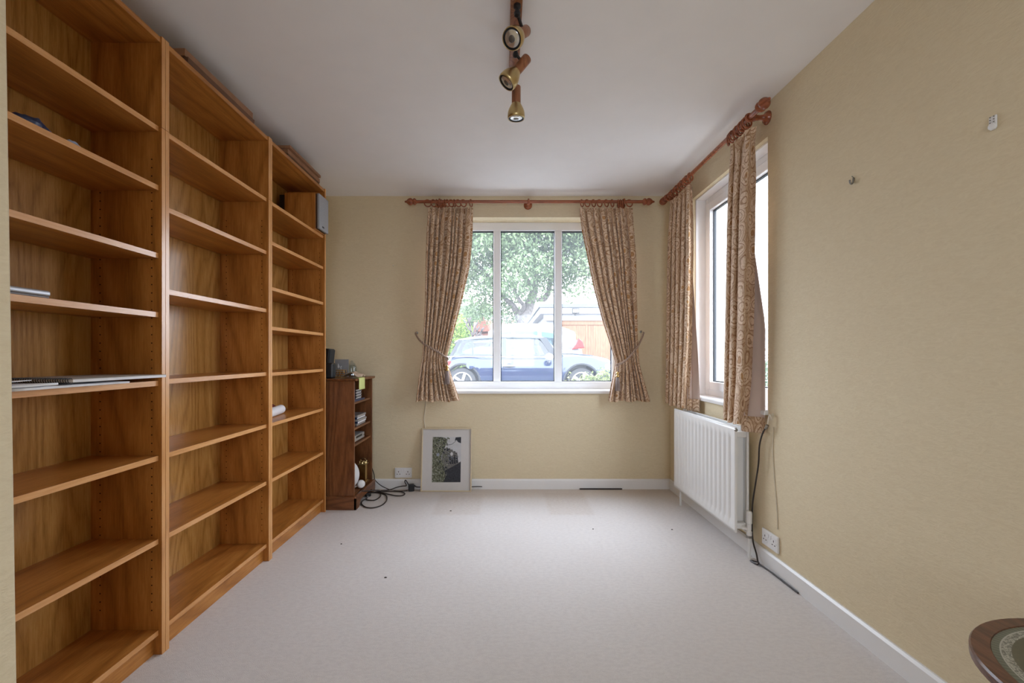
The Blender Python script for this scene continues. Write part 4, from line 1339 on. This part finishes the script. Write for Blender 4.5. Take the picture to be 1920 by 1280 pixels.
# ================================================================ CEILING SPOTLIGHTS
tl = thing('spotlight_bar', 'teak ceiling bar carrying three brass and wood spotlights', 'ceiling light', (.049, 1.8, CZ))
MB().prism([(.026, CZ - .028), (.072, CZ - .028), (.072, CZ), (.026, CZ)], 'y', 1.25, 2.26).build('bar', M['teak'], tl, bevel=.003)


def spot(J, d, axis_in, L1=.075):
    """J joint on the bar; d pointing direction of the lamp; head placed so that its wooden stem starts at axis_in"""
    d = Vector(d).normalized()
    P = Vector(axis_in)
    m = MB()
    m.lathe([(.014, 0), (.014, -.010), (.008, -.014), (.008, -.034)], Matrix.Translation((J[0], J[1], CZ - .028)), 12)
    m.tube([(J[0], J[1], CZ - .058), P + d * .03], .0065, 8)
    m.lathe([(.001, -.013), (.011, -.008), (.013, 0), (.011, .008), (.001, .013)], Matrix.Translation((J[0], J[1], CZ - .062)), 12)
    arm = m.build('swivel_arm', M['black'], tl, smooth=True)
    A = place(P, d)
    MB().lathe([(.001, 0), (.020, 0), (.0215, .003), (.0215, .080), (.020, .084)], A, 24).build('wooden_body', M['teak'], tl, smooth=True)
    hd = MB().lathe([(.0215, .080), (.0235, .084), (.028, .092), (.036, .108), (.0405, .124), (.0415, .140), (.0395, .152), (.0375, .152), (.0385, .140), (.036, .120), (.02, .10)], A, 32, caps=False).build('brass_head', M['brass'], tl, smooth='all')
    MB().lathe([(.038, .146), (.0385, .1485), (.036, .1515), (.0335, .1515), (.0335, .147)], A, 32, caps=False).build('rim', M['black'], hd, smooth=True)
    MB().lathe([(.0345, .147), (.028, .1495), (.014, .152), (.001, .1525)], A, 32).build('bulb_face', M['lens'], hd, smooth='all')
    MB().lathe([(.013, .1520), (.011, .1535), (.001, .154)], A, 20).build('bulb_tip', M['lens_d'], hd, smooth=True)


spot((.052, 1.76), (-.39, -.64, -.66), (.090, 1.846, 2.456))
spot((.052, 2.00), (-.105, -.02, -.135), (.103, 2.00, 2.446))
spot((.050, 2.20), (.0, .06, -1), (.060, 2.20, 2.440))

# ================================================================ SIDE TABLE
TH, TC, TR_ = 0.55, (1.168, 0.774), 0.268
tb = thing('side_table', 'round dark wood side table with a green patterned inset top', 'table', (TC[0], TC[1], 0))
T0 = Matrix.Translation((TC[0], TC[1], 0))
MB().lathe([(.236, TH - .002), (.237, TH), (TR_ - .003, TH), (TR_, TH - .004), (TR_, TH - .018), (TR_ - .006, TH - .022), (.05, TH - .022)], T0, 72).build('table_top', M['table'], tb, smooth=True)
MB().lathe([(.001, TH - .0015), (.2355, TH - .0015)], T0, 72, caps=False).build('inset', M['inlay'], tb)
MB().lathe([(.05, TH - .022), (.035, TH - .06), (.024, TH - .12), (.030, TH - .25), (.038, TH - .33), (.026, TH - .38), (.045, TH - .42), (.045, .09), (.02, .07)], T0, 24).build('pedestal', M['table'], tb, smooth='all')
for k in range(3):
    a = 2 * PI * k / 3 + .5
    cx_, sx_ = math.cos(a), math.sin(a)
    MB().tube([(TC[0] + cx_ * .03, TC[1] + sx_ * .03, .13), (TC[0] + cx_ * .10, TC[1] + sx_ * .10, .10), (TC[0] + cx_ * .17, TC[1] + sx_ * .17, .04), (TC[0] + cx_ * .20, TC[1] + sx_ * .20, .012)], [.02, .018, .014, .012], 8, 4).build('leg', M['table'], tb, smooth='all')

# specks on the carpet
SPK = ('mid-floor, in line with the right curtain', 'just left of the radiator end', 'in front of the middle bookcase', 'beside the farthest bookcase', 'by the foot of the right skirting', 'in front of the framed picture')
for k, (px, py) in enumerate(((1112, 992), (1260, 993), (723, 1083), (640, 1020), (1447, 1065), (845, 958))):
    p = fp(px, py)
    o = MB().lathe([(.001, 0), (.005, .001), (.003, .004), (.001, .005)], Matrix.Translation((p[0], p[1], .0005)) @ Matrix.Scale(1.0 + .3 * (k % 3), 4, (1, 0, 0)), 6).build('carpet_speck', M['cable'])
    tag(o, 'tiny dark speck on the carpet ' + SPK[k], 'speck', 'specks on the carpet')

# ================================================================ OUTSIDE
GZ = 0.29
g = MB()
g.add([(-60, BY + 0.25, -0.15), (60, BY + 0.25, -0.15), (60, 7.6, GZ), (-60, 7.6, GZ), (60, 70, GZ), (-60, 70, GZ),
       (60, -20, -0.15), (RX + 0.25, -20, -0.15), (RX + 0.25, BY + 0.25, -0.15)],
      [(0, 1, 2, 3), (3, 2, 4, 5), (7, 6, 1, 8)])
struct(g.build('driveway_ground', M['gravel']))


def leaf_cloud(mb, blobs, n, size, rng, shell=0.45):
    """n small folded leaves scattered through ellipsoid blobs (x, y, z, rx, ry, rz)"""
    vol = [b[3] * b[4] * b[5] for b in blobs]
    tot = sum(vol)
    vs, fs = mb.v, mb.f
    for b, vl in zip(blobs, vol):
        for _ in range(int(n * vl / tot)):
            d = Vector((rng.gauss(0, 1), rng.gauss(0, 1), rng.gauss(0, 1))).normalized()
            r = shell + (1 - shell) * rng.random() ** 0.6
            c = Vector((b[0] + d.x * r * b[3], b[1] + d.y * r * b[4], b[2] + d.z * r * b[5]))
            nrm = (d * 0.7 + Vector((rng.uniform(-1, 1), rng.uniform(-1, 1), rng.uniform(-0.4, 1)))).normalized()
            a = nrm.orthogonal().normalized()
            a = Matrix.Rotation(rng.uniform(0, 2 * PI), 3, nrm) @ a
            e = nrm.cross(a)
            s = size * rng.uniform(0.6, 1.3)
            o = len(vs)
            vs += [tuple(c - a * s), tuple(c + e * s * 0.42 + nrm * s * 0.12), tuple(c + a * s), tuple(c - e * s * 0.42 + nrm * s * 0.12)]
            fs += [(o, o + 1, o + 2), (o, o + 2, o + 3)]
            mb.mi += [0, 0]
    return mb


def shrub(name, label, cat, blobs, n, size, mat, seed, base, stems=3, group=None):
    rng = random.Random(seed)
    r = thing(name, label, cat, base, group)
    f = leaf_cloud(MB(), blobs, n, size, rng, 0.3).build('foliage', M[mat], r)
    f['kind'] = 'stuff'
    for k in range(stems):
        b = blobs[rng.randrange(len(blobs))]
        p0 = Vector(base) + Vector((rng.uniform(-.12, .12), rng.uniform(-.1, .1), -0.02))
        p2 = Vector((b[0], b[1], b[2]))
        MB().tube([p0, (p0 + p2) / 2 + Vector((rng.uniform(-.06, .06), 0, .05)), p2], [0.02, 0.012, 0.006], 6, 3).build('stem', M['twig'], r, smooth=True)
    return r


# ---------------------------------------------------------------- cars
def make_car(name, label, X0, Y0, L, Wd, prm, paint, roofmat, face=1):
    """car parked along x; near side at y = Y0; face=+1 nose towards +x. prm: heights in metres above the ground"""
    r = thing(name, label, 'car', (X0 + L / 2, Y0 + Wd / 2, GZ))
    cyy = Y0 + Wd / 2
    def X(u): return X0 + (u if face > 0 else L - u)
    top, belt, rw, fw, R = prm['deck'], prm['belt'], prm['rear_wheel'], prm['front_wheel'], prm['R']
    def zbot(u):
        z = 0.20 + 0.12 * (1 - ss(0, 0.35, u)) + 0.06 * ss(L - 0.4, L, u)
        for wx in (rw, fw):
            d = abs(u - wx)
            if d < R + 0.055:
                z = max(z, R + math.sqrt(max(0, (R + 0.055) ** 2 - d * d)))
        return z
    def half(u):
        e = min(u / 0.45, (L - u) / 0.62, 1.0)
        return Wd / 2 * (0.80 + 0.20 * math.sqrt(max(0, 1 - (1 - e) ** 2)))
    us = sorted(set([L * k / 64 for k in range(65)] + [w + s * (R + 0.055) * math.cos(a) for w in (rw, fw) for s in (-1, 1) for a in (0, 0.25, 0.5, 0.8, 1.2)]))
    rows = []
    NT_ = 10
    for u in us:
        zb, zt, h = zbot(u), pw(top, u), half(u)
        zt = max(zt, zb + 0.03)
        col = []
        for k in range(NT_ + 1):
            s = k / NT_
            z = zb + (zt - zb) * s
            rel = (z - 0.2) / (belt - 0.2)
            inset = 0.035 * (1 - ss(0, 0.35, rel)) + 0.014 * ss(0.66, 0.73, rel) + 0.095 * max(0, rel - 0.68) ** 1.1 / 0.30
            if s == 1: inset += 0.05
            col.append((X(u), -(h - inset), z))
        crown = [(X(u), -(h - 0.13) * c, zt + 0.012 + 0.035 * (1 - c * c)) for c in (0.85, 0.4, 0, -0.4, -0.85)]
        full = [(x, cyy + y, GZ + z) for x, y, z in col] + [(x, cyy + y, GZ + z) for x, y, z in crown] + [(x, cyy - y, GZ + z) for x, y, z in reversed(col)]
        rows.append(full)
    MB().rings(rows).build('car_body', paint, r, smooth='all')
    # greenhouse: rows from belt to roof edge, outline points (u, z) rear->front
    gb, gt = prm['glass_base'], prm['glass_top']         # [(u,z) rear, (u,z) front]
    def gh(u0, z0, z):                                   # half-width with tumblehome
        return Wd / 2 - 0.115 - 0.155 * (z - belt) / (prm['roof'] - belt)
    def side(pts, name, mat, push, parent=r, thick=0.012):
        for sg in (-1, 1):
            a = [Vector((X(u), cyy + sg * (gh(0, 0, z) + push), GZ + z)) for u, z in pts]
            c = [p - Vector((0, sg * thick, 0)) for p in a]
            m = MB()
            n = len(a)
            m.add(a + c, [tuple(range(n)), tuple(range(2 * n - 1, n - 1, -1))] + [(i, (i + 1) % n, n + (i + 1) % n, n + i) for i in range(n)])
            m.build(name, mat, parent)
    for nm, pts in prm['side_glass']:
        side(pts, nm, M['carglass'], 0.0)
    for pts in prm['pillars']:
        side(pts, 'pillar', M['trimblack'] if prm.get('dark_pillars') else paint, 0.006, thick=0.03)
    # screens front and back
    for (ub, zb), (ut, zt), nm in ((gb[0], gt[0], 'rear_window'), (gb[1], gt[1], 'windscreen')):
        hb, ht = gh(0, 0, zb) - 0.01, gh(0, 0, zt) - 0.01
        m = MB()
        def scr(a, b_, ub=ub, zb=zb, ut=ut, zt=zt, hb=hb, ht=ht, nm=nm):
            hh = lerp(hb, ht, b_)
            bow = 0.05 * (1 - (2 * a - 1) ** 2) * (1 if nm == 'windscreen' else -1)
            return (X(lerp(ub, ut, b_) + bow), cyy + hh * (2 * a - 1), GZ + lerp(zb, zt, b_))
        m.grid(scr, 10, 6)
        m.build(nm, M['carglass'], r, smooth='all', solid=0.006)
    # roof: crowned shell
    rp = prm['roofline']                                 # [(u, z)]
    rows = []
    for u, z in rp:
        h = gh(0, 0, z) + prm.get('roof_over', 0.012)
        sec = []
        for k in range(13):
            c = -1 + 2 * k / 12
            sec.append((X(u), cyy + h * c, GZ + z - 0.055 * abs(c) ** 4 + 0.0))
        sec += [(x, cyy + (y - cyy) * prm.get('skirt', 0.97), z2 - prm.get('drop', 0.03)) for x, y, z2 in reversed(sec)]
        rows.append(sec)
    MB().rings(rows).build('roof', roofmat, r, smooth=True)
    # wheels
    for wx in (rw, fw):
        for sg in (-1, 1):
            yy = cyy + sg * (Wd / 2 - 0.035)
            A = place((X(wx), yy, GZ + R), (0, sg, 0))
            wl = MB().lathe([(R * 0.66, -0.19), (R * 0.95, -0.19), (R, -0.16), (R, -0.03), (R * 0.95, 0.0), (R * 0.70, 0.004), (R * 0.66, -0.02)], A, 32).build('wheel', M['tyre'], r, smooth=True)
            rim = MB().lathe([(R * 0.66, -0.03), (R * 0.70, 0.006), (R * 0.64, 0.008), (R * 0.60, -0.02), (R * 0.20, -0.025), (R * 0.16, 0.0), (0.001, 0.004)], A, 32)
            for k in range(5):
                Bm = A @ Matrix.Rotation(2 * PI * k / 5, 4, 'Z')
                rim.box(R * 0.12, R * 0.64, -0.028, 0.028, -0.022, 0.002, M4=Bm)
            rim.build('rim', M['silver'], wl, smooth=True)
            arch = MB()
            a0 = [math.radians(d) for d in range(-8, 189, 7)]
            arch.tube([(X(wx + (R + 0.075) * math.cos(a)), yy + sg * 0.012, GZ + R + (R + 0.075) * math.sin(a)) for a in a0], 0.028, 6)
            arch.build('arch_trim', prm.get('arch', M['trimblack']), r, smooth=True)
    MB().box(min(X(0.55), X(L - 0.7)), max(X(0.55), X(L - 0.7)), Y0 + 0.16, Y0 + Wd - 0.16, GZ + 0.22, GZ + belt - 0.12).build('cabin_floor', M['trimblack'], r)
    for sx_ in prm.get('seats', ()):
        for sg in (-0.36, 0.36):
            s = MB().prism([(X(sx_), GZ + 0.55), (X(sx_ + 0.12), GZ + 0.55), (X(sx_ - 0.06), GZ + 1.08), (X(sx_ - 0.14), GZ + 1.08)], 'y', cyy + sg - 0.22, cyy + sg + 0.22)
            s.box(min(X(sx_ - 0.15), X(sx_ - 0.07)), max(X(sx_ - 0.15), X(sx_ - 0.07)), cyy + sg - 0.11, cyy + sg + 0.11, GZ + 1.10, GZ + 1.24)
            s.build('seat', M['grey'], r, bevel=0.03)
    return r, X, cyy


CX0, CY0 = -1.21, 9.53                                    # rear bumper, near flank of the dark car
U = lambda px: (px - VX) * CY0 / F - CX0                  # profile read off at the flank's distance
Zc = lambda py: EYE + (VY - py) * CY0 / F - GZ
hatch = dict(
    deck=[(0, Zc(682)), (0.05, Zc(672)), (0.14, Zc(667)), (2.2, Zc(667)), (2.4, Zc(665)), (2.65, Zc(665)), (3.1, Zc(668)), (3.45, Zc(675)), (3.58, Zc(688)), (3.66, Zc(703))],
    belt=Zc(668), roof=Zc(624), rear_wheel=U(866), front_wheel=U(1091), R=0.305,
    glass_base=[(U(843), Zc(668)), (U(1058), Zc(667))], glass_top=[(U(860), Zc(637)), (U(1022), Zc(631))],
    side_glass=[('quarter_window', [(U(845), Zc(667.5)), (U(942), Zc(667.5)), (U(942), Zc(634.5)), (U(905), Zc(635.5)), (U(863), Zc(638))]),
                ('door_window', [(U(948), Zc(667.5)), (U(1037), Zc(667.5)), (U(1016), Zc(639)), (U(1009), Zc(634.8)), (U(948), Zc(634.5))])],
    pillars=[[(U(941), Zc(668)), (U(949), Zc(668)), (U(949), Zc(633)), (U(941), Zc(633))],
             [(U(1036), Zc(668)), (U(1049), Zc(668)), (U(1026), Zc(631)), (U(1013), Zc(632.5))],
             [(U(841), Zc(668)), (U(847), Zc(668)), (U(865), Zc(636)), (U(857), Zc(636))]],
    dark_pillars=True, seats=(1.35, 2.05),
    roofline=[(U(850), Zc(637)), (U(858), Zc(632.5)), (U(890), Zc(627.5)), (U(942), Zc(624)), (U(1000), Zc(624)), (U(1018), Zc(627.5)), (U(1028), Zc(631.5))])
car, CXf, ccy = make_car('hatchback_car', 'dark blue hatchback car parked sideways close outside the window', CX0, CY0, 3.66, 1.68, hatch, M['navy'], M['carsilver'])
yn = CY0 - 0.012
# belt moulding, handle, fuel cap, mirror, door seams
MB().tube([(CXf(U(836)), CY0 + 0.085, GZ + Zc(668.5)), (CXf(U(944)), CY0 + 0.075, GZ + Zc(668.8)), (CXf(U(1040)), CY0 + 0.085, GZ + Zc(669))], 0.011, 6).build('belt_moulding', M['chrome'], car, smooth=True)
MB().tube([(CXf(U(943)), yn, GZ + Zc(686)), (CXf(U(950)), yn - 0.03, GZ + Zc(685.4)), (CXf(U(959)), yn - 0.03, GZ + Zc(685.4)), (CXf(U(966)), yn, GZ + Zc(686))], 0.017, 8, 3).build('door_handle', M['chrome'], car, smooth=True)
MB().lathe([(0.070, 0), (0.066, 0.012), (0.001, 0.016)], place((CXf(U(954.5)), yn + 0.03, GZ + Zc(687)), (0, -1, 0)), 20).build('handle_recess', M['trimblack'], car, smooth=True)
MB().lathe([(0.088, 0), (0.088, 0.016), (0.080, 0.020), (0.001, 0.022)], place((CXf(U(882)), CY0 + 0.012, GZ + Zc(684.5)), (0, -1, 0.25)), 28).build('fuel_cap', M['navy'], car, smooth=True)
mir = MB()
Am = Matrix.Translation((CXf(U(1027)), CY0 - 0.09, GZ + Zc(669)))
mir.rings([[Am @ Vector((0.085 * math.cos(2 * PI * k / 18) * s + 0.02, y, 0.075 * math.sin(2 * PI * k / 18) * s)) for k in range(18)] for y, s in ((-0.10, 0.55), (-0.08, 0.9), (-0.02, 1.05), (0.05, 1.0), (0.09, 0.75))])
mir.tube([Am @ Vector((0, 0.02, -0.05)), Am @ Vector((0.03, 0.16, -0.10))], 0.035, 8)
mir.build('door_mirror', M['silver'], car, smooth=True)
for ux in (U(943), U(1050)):
    MB().tube([(CXf(ux), CY0 + 0.075, GZ + Zc(670)), (CXf(ux), CY0 + 0.016, GZ + Zc(678)), (CXf(ux), CY0 + 0.0, GZ + Zc(690)), (CXf(ux), CY0 + 0.02, GZ + 0.34)], 0.006, 4).build('door_seam', M['trimblack'], car)
MB().tube([(CXf(U(1040)), CY0 + 0.36, GZ + Zc(664)), (CXf(U(1060)), CY0 + 0.28, GZ + Zc(668)), (CXf(U(1082)), CY0 + 0.2, GZ + Zc(670))], 0.010, 5).build('wiper', M['trimblack'], car)
MB().lathe([(0.001, 0.10), (0.075, 0.08), (0.105, 0.0), (0.09, -0.05)], place((CXf(3.38), CY0 + 0.10, GZ + Zc(690)), (0.55, -0.75, 0.3)), 20).build('headlamp', M['lens'], car, smooth=True)
MB().box(CXf(0.02), CXf(0.10), CY0 + 0.10, CY0 + 0.24, GZ + Zc(690), GZ + Zc(676)).build('tail_lamp', M['redlamp'], car, bevel=0.02)

SY0 = 13.0
SX0 = (893 - VX) * SY0 / F
SL = (1097 - VX) * SY0 / F - SX0 + 1.0
SX0 -= 1.0
V = lambda px: SL - ((px - VX) * SY0 / F - SX0)           # measured from the tail, which points right
Zs = lambda py: EYE + (VY - py) * SY0 / F - GZ
suv = dict(
    deck=[(0, Zs(672)), (0.06, Zs(655)), (0.2, Zs(652)), (3.0, Zs(650)), (3.3, Zs(655)), (SL - 0.3, Zs(662)), (SL, Zs(680))],
    belt=Zs(652), roof=Zs(603), rear_wheel=V(1066), front_wheel=SL - 0.8, R=0.35,
    glass_base=[(V(1090), Zs(652)), (V(905), Zs(652))], glass_top=[(V(1066), Zs(618)), (V(945), Zs(612))],
    side_glass=[('quarter_window', [(V(1052), Zs(650)), (V(1015), Zs(650)), (V(1015), Zs(617)), (V(1040), Zs(619))]),
                ('door_window', [(V(1010), Zs(650)), (V(965), Zs(650)), (V(965), Zs(616)), (V(1010), Zs(616))]),
                ('door_window', [(V(960), Zs(650)), (V(925), Zs(650)), (V(938), Zs(620)), (V(960), Zs(616))])],
    pillars=[[(V(1092), Zs(652)), (V(1050), Zs(652)), (V(1038), Zs(616)), (V(1068), Zs(616))],
             [(V(1016), Zs(652)), (V(1009), Zs(652)), (V(1009), Zs(614)), (V(1016), Zs(614))],
             [(V(966), Zs(652)), (V(959), Zs(652)), (V(959), Zs(614)), (V(966), Zs(614))]],
    roofline=[(V(1081), Zs(622)), (V(1079), Zs(618)), (V(1055), Zs(609)), (V(1010), Zs(603.5)), (V(960), Zs(603)), (V(930), Zs(609)), (V(915), Zs(619))], seats=(1.5, 2.3), drop=0.34, roof_over=0.03, skirt=1.03, arch=M['trimblack'])
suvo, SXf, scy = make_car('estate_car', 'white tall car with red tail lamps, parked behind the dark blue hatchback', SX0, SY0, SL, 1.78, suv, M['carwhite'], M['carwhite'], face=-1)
for sg in (-1, 1):
    yy = scy + sg * 0.80
    tl = MB().prism([(SXf(V(1085)), GZ + Zs(634)), (SXf(V(1092)), GZ + Zs(640)), (SXf(V(1096)), GZ + Zs(652)), (SXf(V(1072)), GZ + Zs(655)), (SXf(V(1080)), GZ + Zs(645))], 'y', yy - 0.14, yy + 0.10)
    tl.build('tail_lamp', M['redlamp'], suvo, bevel=0.02)

# ---------------------------------------------------------------- garage with floodlight
GY = 16.0
gxs = lambda px: (px - VX) * GY / F
gz = lambda py: EYE + (VY - py) * GY / F
gr = thing('garage', 'white flat-roofed garage with orange-brown boarded door beyond the cars', 'garage', (gxs(1140), GY + 3, GZ))
x0, x1 = gxs(1013), gxs(1290)
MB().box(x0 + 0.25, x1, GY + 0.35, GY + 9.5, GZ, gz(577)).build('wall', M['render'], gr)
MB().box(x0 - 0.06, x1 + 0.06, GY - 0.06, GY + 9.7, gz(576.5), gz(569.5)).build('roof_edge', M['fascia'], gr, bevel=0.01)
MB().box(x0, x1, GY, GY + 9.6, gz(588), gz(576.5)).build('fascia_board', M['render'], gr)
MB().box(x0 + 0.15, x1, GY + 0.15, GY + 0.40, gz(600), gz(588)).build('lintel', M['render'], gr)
bd = MB()
k = gxs(1050)
while k < gxs(1260):
    bd.box(k + 0.004, k + 0.082, GY + 0.235, GY + 0.262, GZ + 0.02, gz(608))
    k += 0.086
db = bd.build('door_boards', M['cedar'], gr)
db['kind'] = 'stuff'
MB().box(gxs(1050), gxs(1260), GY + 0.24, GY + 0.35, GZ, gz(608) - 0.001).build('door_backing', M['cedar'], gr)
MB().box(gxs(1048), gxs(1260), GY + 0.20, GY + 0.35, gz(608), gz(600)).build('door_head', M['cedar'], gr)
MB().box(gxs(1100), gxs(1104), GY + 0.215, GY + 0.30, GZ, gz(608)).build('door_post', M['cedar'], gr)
fl = thing('floodlight', 'small black floodlight mounted on the white garage fascia', 'floodlight', (gxs(1078), GY - 0.1, gz(585)))
MB().box(gxs(1072), gxs(1085), GY - 0.14, GY - 0.06, gz(588), gz(578.5)).build('housing', M['black'], fl, bevel=0.01)
MB().box(gxs(1073.4), gxs(1083.6), GY - 0.146, GY - 0.141, gz(586.2), gz(580.2)).build('glass_front', M['lens'], fl)
MB().box(gxs(1077), gxs(1080), GY - 0.10, GY - 0.001, gz(591), gz(587)).build('bracket', M['black'], fl)

# ---------------------------------------------------------------- big tree
rng = random.Random(4)
TY = 27.5
tx = lambda px, y=TY: (px - VX) * y / F
tz = lambda py, y=TY: EYE + (VY - py) * y / F
tr = thing('large_tree', 'large leafy tree with a thick forked trunk behind the parked cars', 'tree', (tx(978), TY, GZ))
tk = MB()
P = lambda px, py, dy=0: (tx(px, TY + dy), TY + dy, tz(py, TY + dy))
tk.tube([(tx(976), TY, GZ), P(979, 625), P(984, 598), P(993, 570), P(1001, 545), P(1003, 500), P(995, 440)], [0.55, 0.45, 0.38, 0.31, 0.25, 0.17, 0.08], 12, 4)
tk.tube([P(980, 612), P(971, 590), P(961, 572), P(948, 560), P(925, 530), P(900, 500)], [0.30, 0.22, 0.17, 0.13, 0.09, 0.05], 10, 4)
tk.tube([P(971, 592), P(982, 575, -.5), P(972, 560, -1), P(960, 535, -1)], [0.15, 0.12, 0.10, 0.05], 8, 4)
tk.tube([P(1003, 560, .3), P(1020, 560, .6), P(1030, 540, .6), P(1032, 500, .6)], [0.05, 0.20, 0.17, 0.08], 10, 4)
tk.tube([P(1000, 540), P(970, 500), P(940, 460)], [0.16, 0.11, 0.05], 8, 4)
tk.tube([P(1002, 510), P(1040, 470), P(1085, 430)], [0.14, 0.10, 0.04], 8, 4)
tk.build('trunk', M['bark'], tr, smooth='all')
blobs = []
rows = [(430, 820, 1170, 1.5), (400, 840, 1150, 1.5), (350, 860, 1150, 1.5), (460, 830, 1165, 1.4), (495, 850, 1120, 1.25), (525, 858, 1085, 1.1), (555, 868, 1040, 0.95), (300, 880, 1110, 1.5)]
for py, a, c, rad0 in rows:
    px = a
    while px < c:
        dy = rng.uniform(-3.6, 1.8)
        rad = rad0 * 1.3
        blobs.append((tx(px), TY + dy, tz(py + rng.uniform(-14, 14)), rad * rng.uniform(.75, 1.1), rad * rng.uniform(.7, 1.1), rad * rng.uniform(.55, .9)))
        px += rng.uniform(24, 42)
for px, py, rad in ((880, 585, .6), (905, 590, .75), (925, 588, .7), (950, 588, .75), (945, 608, .55), (965, 600, .5), (1098, 545, .55), (1108, 520, .6), (1062, 575, .45), (1070, 550, .5), (900, 565, .8), (940, 575, .9)):
    rad *= 1.3
    blobs.append((tx(px), TY + rng.uniform(-1.5, 1), tz(py), rad, rad, rad * .75))
fo = leaf_cloud(MB(), blobs, 75000, 0.125, rng, 0.2).build('foliage', M['leaf'], tr)
fo['kind'] = 'stuff'

# shrubs, far houses
sb = lambda px, py, y: ((px - VX) * y / F, y, EYE + (VY - py) * y / F)
def blob(px, py, y, rx, rz, ry=None): return (*sb(px, py, y), rx, ry or rx, rz)
shrub('garden_shrub', 'bright yellow-green shrub behind the tail of the dark blue car', 'shrub',
      [blob(850, 650, 11.95, .42, .5), blob(862, 625, 12.05, .38, .45), blob(836, 640, 11.9, .45, .6), blob(858, 605, 12.0, .25, .3), (-1.3, 11.95, .75, .6, .40, .5)], 2600, 0.055, 'leaf_y', 8, (sb(850, 650, 11.95)[0], 11.95, GZ), 4)
shrub('window_shrub', 'low cream and green variegated shrub just outside the window', 'shrub',
      [blob(1120, 712, 5.3, .20, .12), blob(1095, 720, 5.2, .22, .10), blob(1140, 708, 5.4, .18, .14), blob(1075, 722, 5.2, .14, .08), blob(1090, 704, 5.25, .05, .05), blob(1130, 735, 5.3, .3, .2), blob(1155, 715, 5.4, .2, .2), blob(1068, 704, 5.2, .05, .04)], 1500, 0.026, 'leaf_p', 5, (sb(1115, 712, 5.3)[0], 5.3, 0.0), 5)
ap = thing('spiky_bush', 'dark spiky bare-branched bush by the rear of the dark blue car', 'bush', (sb(890, 630, 11.6)[0], 11.6, GZ))
rng = random.Random(21)
q = lambda px, py: sb(px, py, 11.6)
for k, pts in enumerate([[(886, 640), (883, 620), (880, 605), (877, 596)], [(886, 632), (890, 615), (896, 604)], [(886, 630), (893, 622), (899, 612)],
                         [(888, 634), (896, 628), (902, 622), (907, 614)], [(890, 636), (897, 633), (905, 628)], [(882, 612), (880, 603), (883, 595)], [(892, 632), (894, 622), (893, 615)], [(899, 630), (903, 620), (904, 616)], [(884, 622), (876, 612), (875, 603)]]):
    base = [(sb(887, 640, 11.6)[0], 11.6, GZ)] if k == 0 else []
    MB().tube(base + [q(*p) for p in pts], 0.022, 6, 3).build('branch', M['twig'], ap, smooth='all')

hy = 33.0
hs = thing('brick_bungalow', 'red-roofed brick bungalow glimpsed beyond the tree', 'house', (sb(930, 640, hy)[0], hy + 3, GZ))
a, c = sb(884, 640, hy)[0], sb(1030, 640, hy)[0]
MB().box(a + .3, c - .3, hy + 0.3, hy + 6, GZ, sb(0, 640, hy)[2]).build('wall', M['brick'], hs)
MB().prism([(hy - .1, sb(0, 643, hy)[2]), (hy + 3.1, sb(0, 594, hy)[2]), (hy + 6.3, sb(0, 643, hy)[2])], 'x', a, c).build('roof', M['brick'], hs)
MB().prism([(sb(888, 0, hy)[0], sb(0, 620, hy)[2]), (sb(903, 0, hy)[0], sb(0, 587, hy)[2]), (sb(918, 0, hy)[0], sb(0, 620, hy)[2])], 'y', hy + .8, hy + 3.5).build('gable', M['brick'], hs)
hy2 = 46.0
h2 = thing('grey_house', 'pale house with a grey roof, farthest away left of the tree', 'house', (sb(850, 600, hy2)[0], hy2 + 4, GZ))
a, c = sb(780, 0, hy2)[0], sb(893, 0, hy2)[0]
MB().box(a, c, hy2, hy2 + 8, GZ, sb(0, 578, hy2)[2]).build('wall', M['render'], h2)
MB().box(a - .4, c + .4, hy2 - .4, hy2 + 8.4, sb(0, 579, hy2)[2], sb(0, 573, hy2)[2]).build('roof', M['slate'], h2)
shrub('hedge', 'clipped dark green hedge seen through the right-hand window', 'hedge',
      [(5.6, 4.5 + k * 1.2, .45, .6, .9, 1.05 + .1 * (k % 2)) for k in range(8)], 7000, 0.06, 'leaf_h', 11, (5.6, 7.0, -.1), 5)
shrub('back_hedge', 'tall grey-green hedge between the bungalow and the far house', 'hedge',
      [blob(862 + 14 * k, 600 + 4 * (k % 2), 43, 1.3, 1.6) for k in range(4)] + [blob(866 + 16 * k, 640, 43, 1.3, 1.5) for k in range(4)], 2200, 0.19, 'leaf_h', 13, (sb(880, 640, 43)[0], 43, GZ), 3)
